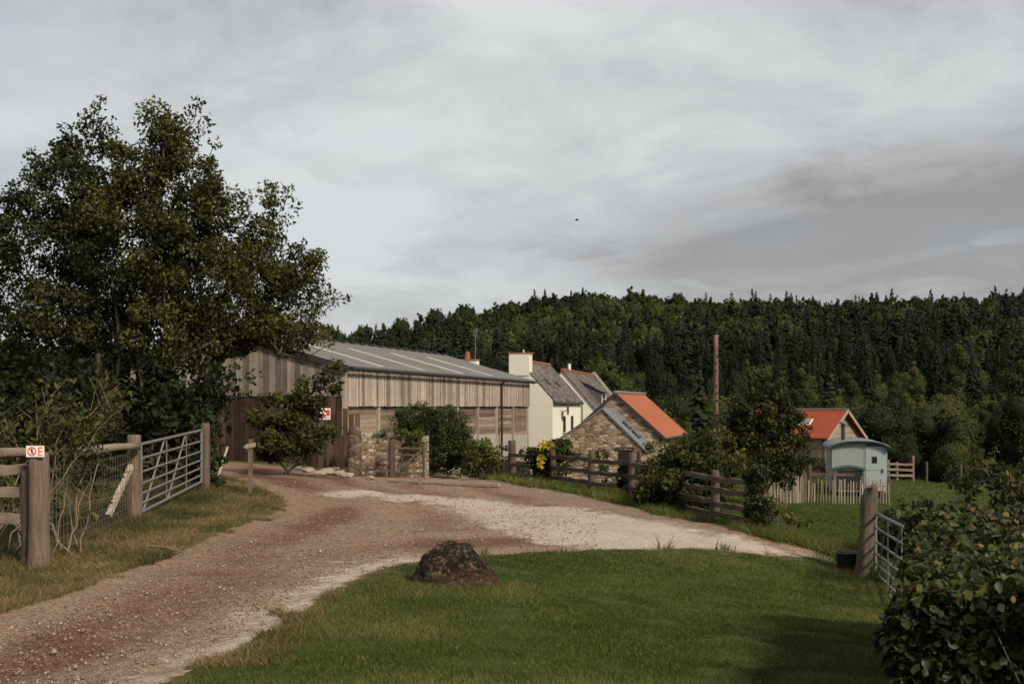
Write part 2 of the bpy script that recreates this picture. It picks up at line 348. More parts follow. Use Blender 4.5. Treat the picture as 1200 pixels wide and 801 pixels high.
def poly_sdf(x, y, pl):      # + inside
    pl = np.asarray(pl); n = len(pl); ins = np.zeros(len(x), bool); dm = np.full(len(x), 1e9)
    for i in range(n):
        a = pl[i]; b = pl[(i+1) % n]
        c = ((a[1] > y) != (b[1] > y)) & (x < (b[0]-a[0])*(y-a[1])/((b[1]-a[1]) or 1e-9)+a[0]); ins ^= c
        e = b-a; t = np.clip(((x-a[0])*e[0]+(y-a[1])*e[1])/(e@e), 0, 1); dm = np.minimum(dm, np.hypot(x-a[0]-t*e[0], y-a[1]-t*e[1]))
    return np.where(ins, dm, -dm)
g2 = lambda L: [G(*p)[:2] for p in L]
# outline of the track: lawn edge, far edge past the road, barn apron, left verge
LAWN_EDGE = [(190,801),(250,775),(300,752),(335,733),(362,712),(395,690),(430,672),(468,661),(520,652),(590,649),(640,646),(700,643),(760,643),(850,645),(905,650),(960,653),(985,660)]
track_poly = [(-3.4, 2.0)]+g2(LAWN_EDGE)+g2([(975,649),(930,640),(880,628),(800,608),(740,594),(690,583),(640,573),(598,567),(560,559),(510,556),(470,556),(420,556),(370,549),(320,546),(262,540),(258,556),(300,568),(326,580),(336,592),(318,604),(268,620),(228,638),(160,664),(90,690),(40,706),(-60,738),(-300,800)])+[(-9, 2.0)]
pale_polys = [g2([(372,574),(430,572),(520,580),(585,590),(570,594),(500,585),(430,580),(385,579)]),
              g2([(470,580),(540,581),(605,590),(680,600),(600,606),(540,596)]), g2([(535,597),(600,590),(680,592),(745,604),(830,622),(960,652),(850,645),(700,643),(640,634),(585,618)]),
              g2([(230,801),(330,733),(400,688),(470,660),(490,648),(420,655),(350,690),(270,745),(180,801)])]
soil_polys = [g2([(262,540),(330,545),(420,556),(410,572),(320,568),(258,556)]), g2([(200,640),(330,596),(420,590),(420,606),(300,640),(200,690),(60,745),(20,735)]),
              g2([(0,740),(110,725),(150,760),(60,801),(0,801)]), g2([(470,625),(700,620),(720,634),(500,645)]), g2([(330,715),(395,700),(400,712),(350,726)])]
gx = np.concatenate([-np.geomspace(12, 1500, 90)[::-1], np.arange(-11.93, 11.95, .07), np.geomspace(12, 1500, 90)])
gy = np.concatenate([np.array([-400,-150,-60,-25,-10,-4,-1,1,2.5]), np.arange(4, 20, .07), np.geomspace(20, 90, 260)[0:], np.geomspace(92, 1600, 130)])
XX, YY = np.meshgrid(gx, gy); ZZ = terrain(XX, YY)
fx_, fy_ = XX.ravel(), YY.ravel()
near = (np.abs(fx_) < 40) & (fy_ < 70) & (fy_ > 0)
def sdf_all(pls, lo=-5):
    r = np.full(len(fx_), float(lo)); q = np.full(near.sum(), -1e9)
    for p in pls: q = np.maximum(q, poly_sdf(fx_[near], fy_[near], p))
    r[near] = np.clip(q, -5, 5); return r
A_track = sdf_all([track_poly]); A_pale = sdf_all(pale_polys); A_soil = sdf_all(soil_polys)
# gravel relief: ruts and lumps on the track
rz = ZZ.ravel().copy()
trk = smooth(-.1, .4, A_track)
_wb = A_track+(fbm(fx_*.35, fy_*.35, 3, 51)-.5)*.8; A_rut = np.clip(.5+.5*np.cos((_wb-1.15)*2*np.pi/1.75), 0, 1)*trk*smooth(.2, .8, A_track)*(1-smooth(3.6, 4.6, A_track))*(fbm(fx_*.8, fy_*.8, 3, 52)*.9+.25)
rz -= A_rut*.035
rz += trk*((fbm(fx_*2.3, fy_*2.3, 4, 11)-.5)*.05+(fbm(fx_*6, fy_*6, 3, 12)-.5)*.02)-trk*.03
rz += (1-trk)*near*(fbm(fx_*3, fy_*3, 3, 21)-.5)*.03
def mk_ground():
    b = NB('ground_surface'); v = b.co(); tr = b.attr('track'); pa = b.attr('pale'); so_ = b.attr('soil'); ve = b.attr('verge'); ru = b.attr('rut')
    n1 = b.noise(v, 1.6, 5, .6); n2 = b.noise(v, 9, 6, .7); n3 = b.noise(v, 60, 4, .7); n0 = b.noise(v, .35, 4, .6)
    wob = b.math('ADD', b.math('MULTIPLY', b.math('SUBTRACT', n1, .5), .9), b.math('MULTIPLY', b.math('SUBTRACT', n2, .5), .5))
    def mask(a, w, hard): return b.math('ADD', b.math('MULTIPLY', b.math('ADD', a, b.math('MULTIPLY', wob, w)), hard), .5, True)
    mt = mask(tr, .35, 14); mp = mask(pa, 1.6, 2.2); ms = mask(so_, 1.8, 1.6)
    vc = b.n('ShaderNodeTexVoronoi'); b.l(v, vc.inputs['Vector']); vc.inputs['Scale'].default_value = 52
    sp = b.n('ShaderNodeSeparateColor'); b.l(vc.outputs['Color'], sp.inputs[0])
    peb = sp.outputs[0]
    grav = b.ramp(b.math('ADD', b.math('MULTIPLY', n2, .5), b.math('ADD', b.math('MULTIPLY', peb, .38), b.math('MULTIPLY', n1, .2))), [(.25, (.11, .068, .046)), (.5, (.21, .14, .1)), (.68, (.3, .215, .16)), (.88, (.43, .34, .27))])
    soil = b.ramp(b.math('ADD', b.math('MULTIPLY', n2, .55), b.math('MULTIPLY', peb, .4)), [(.25, (.07, .036, .022)), (.55, (.155, .082, .051)), (.85, (.3, .195, .14))])
    pale = b.ramp(b.math('ADD', b.math('MULTIPLY', n2, .45), b.math('ADD', b.math('MULTIPLY', peb, .3), b.math('MULTIPLY', n1, .3))), [(.25, (.24, .185, .15)), (.5, (.42, .355, .3)), (.8, (.6, .53, .455))])
    rm = b.math('ADD', b.math('MULTIPLY', ms, .75), b.math('MULTIPLY', b.math('SUBTRACT', ru, .38), 1.4), True); t = b.mix(rm, grav, soil); t = b.mix(b.math('MULTIPLY', mp, .92), t, pale)
    gr = b.ramp(b.math('ADD', b.math('MULTIPLY', n2, .4), b.math('ADD', b.math('MULTIPLY', n1, .3), b.math('MULTIPLY', n3, .3))), [(.3, (.03, .045, .012)), (.55, (.06, .08, .02)), (.8, (.12, .125, .04))])
    dry = b.ramp(b.math('ADD', b.math('MULTIPLY', n2, .6), b.math('MULTIPLY', n3, .4)), [(.3, (.05, .042, .02)), (.55, (.14, .1, .055)), (.8, (.27, .2, .115))])
    gr = b.mix(b.math('MULTIPLY', b.math('ADD', ve, b.math('MULTIPLY', b.math('SUBTRACT', n1, .5), 1.2), True), .85), gr, dry)
    b.col(b.mix(mt, gr, t)); b.rough(.95); b.p.inputs['Specular IOR Level'].default_value = .12
    h = b.math('ADD', b.math('MULTIPLY', n2, .6), b.math('ADD', b.math('MULTIPLY', vc.outputs['Distance'], -.35), b.math('MULTIPLY', n3, .25)))
    b.bump(h, .9, .035); return b.m
M['ground'] = mk_ground()
left_bank = np.where((fx_ < -2.5) & (fy_ < 26) & near, 1.0, 0.0)*(1-smooth(19, 25, fy_))
lawn_poly = [(-3.4, 2.0)]+g2(LAWN_EDGE)+[at(1010, 16)[:2], (6.3, 14), (6.2, 10), (6.2, 2)]
A_lawn = sdf_all([lawn_poly])
edge_dry = np.exp(-np.clip(-A_track, 0, 9)/.25)*.8*near
vergeA = np.clip(left_bank*(.85-.5*smooth(.7, 2.2, -A_track))+edge_dry+.25*(fbm(fx_*.6, fy_*.6, 3, 31) > .6), 0, 1)
Vg = np.stack([fx_, fy_, rz], 1); nx, ny = len(gx), len(gy)
ii, jj = np.meshgrid(np.arange(nx-1), np.arange(ny-1)); b0 = (jj*nx+ii).ravel(); Fq = np.stack([b0, b0+1, b0+nx+1, b0+nx], 1)
fc_t = A_track[Fq].mean(1); fc_l = A_lawn[Fq].mean(1); fcy = fy_[Fq].mean(1)
def sub(name, sel, label, cat):
    Fs = Fq[sel]; u, inv = np.unique(Fs, return_inverse=True)
    o = mesh_obj(name, Vg[u], inv.reshape(Fs.shape), M['ground'], attrs={'track': A_track[u], 'pale': A_pale[u], 'soil': A_soil[u], 'verge': vergeA[u], 'rut': A_rut[u]}, smooth_=True)
    return tag(o, label, cat, kind='structure')
sub('gravel_track', fc_t > 0, 'stony reddish brown farm track widening into the yard', 'track')
sub('lawn', (fc_t <= 0) & (fc_l > 0), 'mown green lawn in the foreground around the boulder', 'lawn')
sub('ground', (fc_t <= 0) & (fc_l <= 0) & (fcy < 120), 'grassy ground around the farm buildings', 'ground')
sub('hillside', (fc_t <= 0) & (fc_l <= 0) & (fcy >= 120), 'long hillside under the forest across the valley', 'hill')

# ------------------------------------------------------------------ vegetation kit
def leaf_arrays(cent, rad, n, size, rng, flat=.0, long=1.7, tb=.5, tv=.3, shell=.35, sq=1.0, fold=False, out=None):
    """n leaves round each cluster centre -> verts, quads, tint"""
    cent = np.repeat(cent, n, 0); R = np.repeat(rad, n); m = len(cent)
    d = rng.normal(size=(m, 3)); d /= np.linalg.norm(d, axis=1)[:, None]
    rr = R*(shell+(1-shell)*rng.random(m)**.6); off = d*rr[:, None]; off[:, 2] *= sq; p = cent+off
    a = rng.normal(size=(m, 3))+d*.6; a[:, 2] -= .25; a /= np.linalg.norm(a, axis=1)[:, None]
    nn = rng.normal(size=(m, 3)); nn[:, 2] += 1.0+flat; b_ = np.cross(nn, a); b_ /= np.linalg.norm(b_, axis=1)[:, None]+1e-9
    s = size*(.6+.8*rng.random(m)); L = (a.T*s*long/2).T; Wd = (b_.T*s/2).T
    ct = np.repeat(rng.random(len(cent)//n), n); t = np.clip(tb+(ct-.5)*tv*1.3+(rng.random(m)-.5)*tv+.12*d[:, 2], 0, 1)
    if fold:
        up = np.cross(a, b_)*(s*.12)[:, None]
        V = np.stack([p-L, p-L*.35+Wd+up, p+L*.45+Wd*.8+up, p+L, p+L*.45-Wd*.8+up, p-L*.35-Wd+up], 1).reshape(-1, 3)
        i = np.arange(m)[:, None]*6; Fc = np.concatenate([i+np.array([[0, 1, 2, 3]]), i+np.array([[0, 3, 4, 5]])]); return V, Fc, np.repeat(t, 6)
    V = np.stack([p-L, p+Wd, p+L, p-Wd], 1).reshape(-1, 3); return V, np.arange(4*m).reshape(-1, 4), np.repeat(t, 4)
def tubes(p0, p1, r0, r1, n=5):
    p0 = np.asarray(p0, float); p1 = np.asarray(p1, float); d = p1-p0; d /= np.linalg.norm(d, axis=1)[:, None]+1e-9
    u = np.where(np.abs(d[:, 2:3]) < .9, np.array([[0, 0, 1.]]), np.array([[1., 0, 0]])); x = np.cross(d, u); x /= np.linalg.norm(x, axis=1)[:, None]; y = np.cross(d, x)
    m = len(p0); V = np.zeros((m, 2*n, 3))
    for k in range(n):
        a = 2*math.pi*k/n; w = x*math.cos(a)+y*math.sin(a); V[:, k] = p0+w*np.asarray(r0)[:, None]; V[:, n+k] = p1+w*np.asarray(r1)[:, None]
    k = np.arange(n); Fb = np.stack([k, (k+1) % n, n+(k+1) % n, n+k], 1); Fc = (np.arange(m)[:, None, None]*2*n+Fb[None]).reshape(-1, 4)
    return V.reshape(-1, 3), Fc
def skeleton(trunks, cent, rng, step=.45, rtip=.008, curl=.12):
    nodes = []; par = []
    for tr in trunks:
        prev = -1
        tr = np.asarray(tr, float)
        for a, b in zip(tr[:-1], tr[1:]):
            k = max(1, int(np.linalg.norm(b-a)/step))
            for q in range(k): nodes.append(a+(b-a)*q/k+rng.normal(size=3)*.03*(q > 0)); par.append(prev); prev = len(nodes)-1
        nodes.append(tr[-1]); par.append(prev)
    base = np.array([t[0] for t in trunks]); order = np.argsort(np.min(np.linalg.norm(cent[:, None]-base[None], axis=2), 1))
    for c in cent[order]:
        A = np.array(nodes); dd = c-A; dist = np.linalg.norm(dd, axis=1)+np.maximum(0, A[:, 2]-c[2]+.2)*.9
        i = int(np.argmin(dist)); a = A[i]; L = np.linalg.norm(c-a)
        if L < .05: continue
        k = max(1, int(L/step)); prev = i; sag = rng.normal(size=3)*curl*L; sag[2] += .1*L
        for q in range(1, k+1):
            t = q/k; nodes.append(a+(c-a)*t+sag*math.sin(math.pi*t)+(rng.normal(size=3)*.04 if q < k else 0)); par.append(prev); prev = len(nodes)-1
    A = np.array(nodes); par = np.array(par); area = np.zeros(len(A)); ch = np.zeros(len(A), int)
    for i in range(len(A)-1, -1, -1):
        if ch[i] == 0: area[i] = rtip**2
        if par[i] >= 0: area[par[i]] += area[i]; ch[par[i]] += 1
    return A, par, np.sqrt(area)
def lobes_to_clusters(lobes, rng, spacing, d0):
    """lobes: (px,py,rx,ry[,depth offset, density]) in photo pixels at distance d0, turned into real ellipsoids with depth"""
    out = []
    for lb in lobes:
        px, py, rx, ry = lb[:4]; dz = lb[4] if len(lb) > 4 else 0; den = lb[5] if len(lb) > 5 else 1
        d = d0+dz; c = P(px, py, d); a = rx/F*d; b = ry/F*d; e = (a+b)/2*.95
        n = int(max(2, den*4.19*a*b*e/spacing**3)); q = rng.normal(size=(n, 3)); q /= np.linalg.norm(q, axis=1)[:, None]
        q *= (.35+.65*rng.random(n)**.45)[:, None]; out.append(c+q*np.array([a, e, b]))
    return np.concatenate(out)
def plant(name, label, cat, base, lobes, d0, seed=1, spacing=.55, crad=.38, nl=90, size=.09, leaf='leafA', trunks=None, rtip=.008, group=None,
          tb=.5, tv=.35, parts=('trunk', 'crown'), sprigs=0, flat=0, sides=5, fold=False, rmin=0.0, sq=.8, curl=.12, floor=True, long=1.7):
    rng = np.random.default_rng(seed); cent = lobes_to_clusters(lobes, rng, spacing, d0)
    if floor: cent = cent[cent[:, 2] > terrain(cent[:, 0], cent[:, 1])+.12]
    if sprigs:
        top = cent[np.argsort(-cent[:, 2]+rng.normal(size=len(cent))*1.2)[:sprigs]]; mid = cent.mean(0)
        o = top-mid; o /= np.linalg.norm(o, axis=1)[:, None]; sp = top+o*(.3+.9*rng.random(len(top))**2)[:, None]*crad*1.15
    else: sp = np.zeros((0, 3))
    base = np.asarray(base, float)
    if trunks is None:
        tops = cent[rng.choice(len(cent), 3)]; trunks = [[base+rng.normal(size=3)*np.array([.12, .12, 0])-np.array([0, 0, .05]), base+(t-base)*.45] for t in tops]
    A, par, rad = skeleton(trunks, np.concatenate([cent, sp]), rng, rtip=rtip, curl=curl)
    root = empty(name, tuple(base), 0, label, cat, group)
    i = np.where(par >= 0)[0]; V, Fc = tubes(A[par[i]], A[i], np.maximum(np.minimum(rad[par[i]], rad[i]*1.25), rmin), np.maximum(rad[i], rmin), sides)
    mesh_obj(parts[0], V-base, Fc, M['bark'], root, tint=rng.random(len(V))*.3+.35, smooth_=True)
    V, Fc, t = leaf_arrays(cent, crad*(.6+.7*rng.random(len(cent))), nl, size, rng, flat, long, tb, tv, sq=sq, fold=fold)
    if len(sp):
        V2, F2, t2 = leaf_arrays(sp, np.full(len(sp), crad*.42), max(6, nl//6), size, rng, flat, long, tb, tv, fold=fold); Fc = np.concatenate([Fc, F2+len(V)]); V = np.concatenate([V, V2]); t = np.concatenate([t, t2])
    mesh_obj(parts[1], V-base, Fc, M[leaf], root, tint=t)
    return root
def far_mesh(name, kind, seed, R, H, n):
    rng = np.random.default_rng(seed)
    if kind == 'conifer':
        Vs = []; ts = []
        for k in range(n):
            f = (k+rng.random())/n; f = f**.82; h = H*(.1+.88*f); r = R*((1-f)**.8*(.62+.55*rng.random()))+.2; a = rng.random()*6.283; dr = .25*r*rng.random()+.2
            q = rng.uniform(.2, .62); w = (.17*r+.3)*rng.uniform(.7, 1.3)*(140/n)**.5; ca, sa = math.cos(a), math.sin(a); o = (-sa*w, ca*w); tl = rng.uniform(-.3, .3)*w
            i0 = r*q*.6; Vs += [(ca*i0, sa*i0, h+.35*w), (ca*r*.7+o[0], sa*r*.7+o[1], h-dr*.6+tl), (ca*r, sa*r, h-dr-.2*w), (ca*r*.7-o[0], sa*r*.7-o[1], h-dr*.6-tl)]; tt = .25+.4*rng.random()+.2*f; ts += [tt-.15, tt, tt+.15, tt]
        Vs += [(.12, 0, H*.85), (0, .1, H*.9), (0, 0, H+.3), (-.12, 0, H*.85)]; ts += [.5]*4
        V = np.array(Vs); Fc = np.arange(len(V)).reshape(-1, 4)
        Vt, Ft = tubes([(0, 0, 0)], [(0, 0, H*.8)], [R*.07], [.05], 5); Fc = np.concatenate([Fc, Ft+len(V)]); V = np.concatenate([V, Vt]); t = np.array(ts+[.1]*len(Vt))
        return V, Fc, t
    q = rng.normal(size=(9, 3)); q /= np.linalg.norm(q, axis=1)[:, None]; q[:, 2] = np.abs(q[:, 2])*1.1-.3
    lob = q*np.array([R*.5, R*.5, H*.26]); lob[:, 2] += H*.58; lr = R*(.42+.25*rng.random(9))
    if seed % 2:      # narrow pointed crown (birch, larch)
        H *= 1.15; fz = np.linspace(.22, .97, 9); R *= .8; lob = np.stack([rng.normal(size=9)*R*.2, rng.normal(size=9)*R*.2, H*fz], 1); lr = R*(1.02-fz)**.7*(.85+.3*rng.random(9))
    lob = np.concatenate([lob, [[0, 0, H*.5]]]); lr = np.append(lr, R*.7)
    per = n//10; c = np.repeat(lob, per, 0); r = np.repeat(lr, per); m = len(c); d = rng.normal(size=(m, 3)); d /= np.linalg.norm(d, axis=1)[:, None]
    p = c+d*(r*(.78+.3*rng.random(m)))[:, None]*np.array([1, 1, 1.05])
    nr = d+rng.normal(size=(m, 3))*.45; nr /= np.linalg.norm(nr, axis=1)[:, None]; a = np.cross(nr, rng.normal(size=(m, 3))); a /= np.linalg.norm(a, axis=1)[:, None]; b_ = np.cross(nr, a)
    s = (R*(.11+.09*rng.random(m)))*(200/n)**.5; a = a*s[:, None]; b_ = b_*s[:, None]
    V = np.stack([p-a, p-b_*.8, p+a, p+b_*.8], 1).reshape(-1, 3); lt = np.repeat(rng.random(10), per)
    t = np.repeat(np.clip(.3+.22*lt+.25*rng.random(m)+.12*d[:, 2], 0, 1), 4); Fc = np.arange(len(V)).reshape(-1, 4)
    # inner mass: lumpy cores
    for cc, rr in zip(lob, lr):
        th = np.linspace(0, np.pi, 5); ph = np.linspace(0, 2*np.pi, 8)[:-1]
        T, Ph = np.meshgrid(th, ph, indexing='ij'); S = cc+np.stack([np.sin(T)*np.cos(Ph), np.sin(T)*np.sin(Ph), np.cos(T)], -1).reshape(-1, 3)*rr*.8
        k = np.array([(i*7+j, (i+1)*7+j, (i+1)*7+(j+1) % 7, i*7+(j+1) % 7) for i in range(4) for j in range(7)])
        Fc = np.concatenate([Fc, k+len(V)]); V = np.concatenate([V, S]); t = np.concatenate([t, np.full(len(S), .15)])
    Vt, Ft = tubes([(0, 0, -.5)], [(0, 0, H*.5)], [R*.07], [R*.04], 5); Fc = np.concatenate([Fc, Ft+len(V)]); V = np.concatenate([V, Vt]); t = np.concatenate([t, np.full(len(Vt), .1)])
    return V, Fc, t

# ------------------------------------------------------------------ far wood
def build_wood():
    rng = np.random.default_rng(7); protos = {}
    for k in range(5): protos['c', k] = far_mesh('conifer', 'conifer', 100+k, 3.3+.25*k, 14.5+1.0*k, 110)
    for k in range(5): protos['b', k] = far_mesh('tree', 'broad', 200+k, 4.6+.35*k, 11.5+.9*k, 300)
    nearp = {}
    for k in range(5): nearp['c', k] = far_mesh('conifer', 'conifer', 300+k, 3.5+.25*k, 16+1.2*k, 1500)
    for k in range(5): nearp['b', k] = far_mesh('tree', 'broad', 400+k, 4.4+.4*k, 13.5+1.2*k, 3400)
    pts = []
    y = 128.0
    while y < 640:
        s = 5.6 if y < 190 else 6.6 if y < 470 else 7.4; s *= .9+.2*((y*7) % 1); x0 = (-330-600)/F*y; x1 = (1520-600)/F*y
        x = x0
        while x < x1: pts.append((x+rng.uniform(-.75, .75)*s, y+rng.uniform(-.75, .75)*s)); x += s
        y += s*.92
    pts = np.array(pts); z = terrain(pts[:, 0], pts[:, 1]); px = 600+F*pts[:, 0]/pts[:, 1]; d = pts[:, 1]
    # which kind grows where: broadleaved valley edge and a belt high on the middle slope, conifer plantation elsewhere
    nz = fbm(pts[:, 0]/45, pts[:, 1]/45, 3, 41)
    belt = np.exp(-((d-430-.25*(px-650))/70)**2)*np.exp(-((px-690)/150)**2)
    low = 1-smooth(170, 235, d+ (nz-.5)*90)
    pb = np.clip(low*1.1+belt*1.3+smooth(.48, .6, nz)*.7*(px > 540)*(d > 260)+.12*(px < 620)+.05*(px > 760)+(d > 535)*.85*(px > 585), 0, .97); isb = rng.random(len(pts)) < pb
    protoobj = {}; big = {'c': [], 'b': []}
    cnt = {'c': 0, 'b': 0}; order = np.argsort(d); root_by = {}
    lab = {'c': 'tall dark conifer among the nearer plantation trees across the valley', 'b': 'rounded green broadleaved tree at the foot of the wooded valley side'}
    grp = {'c': 'conifers on the lower valley side', 'b': 'broadleaved trees along the valley floor'}
    for i in order:
        kd = 'b' if isb[i] else 'c'; k = int(rng.integers(5)); s = rng.uniform(.6, 1.15)*(.8+.45*nz[i]); a = rng.uniform(0, 6.28)
        if kd == 'b': s *= .66 if d[i] < 185 else .85
        if d[i] > 535: s *= .62 if kd == 'c' else .8
        if kd == 'c' and px[i] < 620 and d[i] > 400: s *= 1-.45*float(smooth(400, 520, d[i]))
        if kd == 'c' and d[i] < 240: s *= .85
        show = px[i] > 560 and px[i] < 1215
        if show and cnt[kd] < 240 and (kd == 'b' or d[i] > 150):
            if (kd, k) not in protoobj:
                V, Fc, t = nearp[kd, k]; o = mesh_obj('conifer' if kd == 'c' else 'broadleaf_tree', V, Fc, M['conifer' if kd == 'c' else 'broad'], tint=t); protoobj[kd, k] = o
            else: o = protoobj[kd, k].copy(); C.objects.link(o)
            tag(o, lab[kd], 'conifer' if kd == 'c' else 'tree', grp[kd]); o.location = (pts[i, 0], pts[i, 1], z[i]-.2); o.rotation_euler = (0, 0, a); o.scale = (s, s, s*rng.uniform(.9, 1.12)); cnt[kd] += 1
        else: big[kd].append((i, k, s, a))
    for kd in 'cb':
        Vs = []; Fs = []; Ts = []; off = 0
        for i, k, s, a in big[kd]:
            V, Fc, t = protos[kd, k]; ca, sa = math.cos(a)*s, math.sin(a)*s
            W_ = np.stack([V[:, 0]*ca-V[:, 1]*sa+pts[i, 0], V[:, 0]*sa+V[:, 1]*ca+pts[i, 1], V[:, 2]*s*(.9+.25*((i*37) % 10)/10)+z[i]-.2], 1)
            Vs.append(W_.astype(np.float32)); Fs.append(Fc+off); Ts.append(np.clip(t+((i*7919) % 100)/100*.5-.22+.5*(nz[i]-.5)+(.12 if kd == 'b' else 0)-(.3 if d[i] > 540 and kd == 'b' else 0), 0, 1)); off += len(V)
        m = M['conifer' if kd == 'c' else 'broad']
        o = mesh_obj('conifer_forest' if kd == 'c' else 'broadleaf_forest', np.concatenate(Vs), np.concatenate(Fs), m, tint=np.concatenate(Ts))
        tag(o, 'dense dark conifer forest covering the far hill up to the skyline' if kd == 'c' else 'lighter broadleaved woodland patches high on the far hill', 'forest', kind='stuff')
build_wood()

# ------------------------------------------------------------------ farm buildings (ridges share one direction)
U = math.atan2(.946, .324)
def gable_walls(name, mat, root, L, wr, wl, er, el, rd, zb, x0=0):
    return MB().prism([(-wr, zb), (-wr, er), (0, rd), (wl, el), (wl, zb)], 'x', x0, x0+L).build(name, mat, root)
def roof_slab(mat, root, L, w, eave, rd, side, th=.12, over=.25, ox=.2, x0=0, name='roof', lift=.02):
    dz = (rd-eave)/w; e = w+over; s = side
    p = [(0, rd+lift), (s*e, rd-dz*e+lift), (s*e, rd-dz*e+th+lift), (0, rd+th+lift)]
    return MB().prism(p, 'x', x0-ox, x0+L+ox).build(name, mat, root)
def window(root, axis, c, w, h, face, mats=('frame', 'glass'), name='window', bars=0, depth=.05):
    """axis 'x': wall normal along x, c=(coord,y,z centre); face=+1/-1 outward"""
    m = MB(); q = .06
    def bx(a0, a1, z0, z1, mb, lo, hi):
        lo, hi = sorted((lo, hi))
        if axis == 'x': mb.box((lo, a0, z0), (hi, a1, z1))
        else: mb.box((a0, lo, z0), (a1, hi, z1))
    pos, a, z = (c[0], c[1], c[2]) if axis == 'x' else (c[1], c[0], c[2])
    o = pos+face*depth
    bx(a-w/2, a-w/2+q, z-h/2, z+h/2, m, pos, o); bx(a+w/2-q, a+w/2, z-h/2, z+h/2, m, pos, o)
    bx(a-w/2+q, a+w/2-q, z+h/2-q, z+h/2, m, pos, o); bx(a-w/2+q, a+w/2-q, z-h/2, z-h/2+q, m, pos, o)
    for k in range(bars): zz = z-h/2+h*(k+1)/(bars+1); bx(a-w/2+q, a+w/2-q, zz-.02, zz+.02, m, pos, pos+face*depth*.8)
    f = m.build(name, M[mats[0]], root)
    g = MB(); bx(a-w/2+q, a+w/2-q, z-h/2+q, z+h/2-q, g, pos+face*.004, pos+face*.02); g.build('pane', M[mats[1]], f); return f

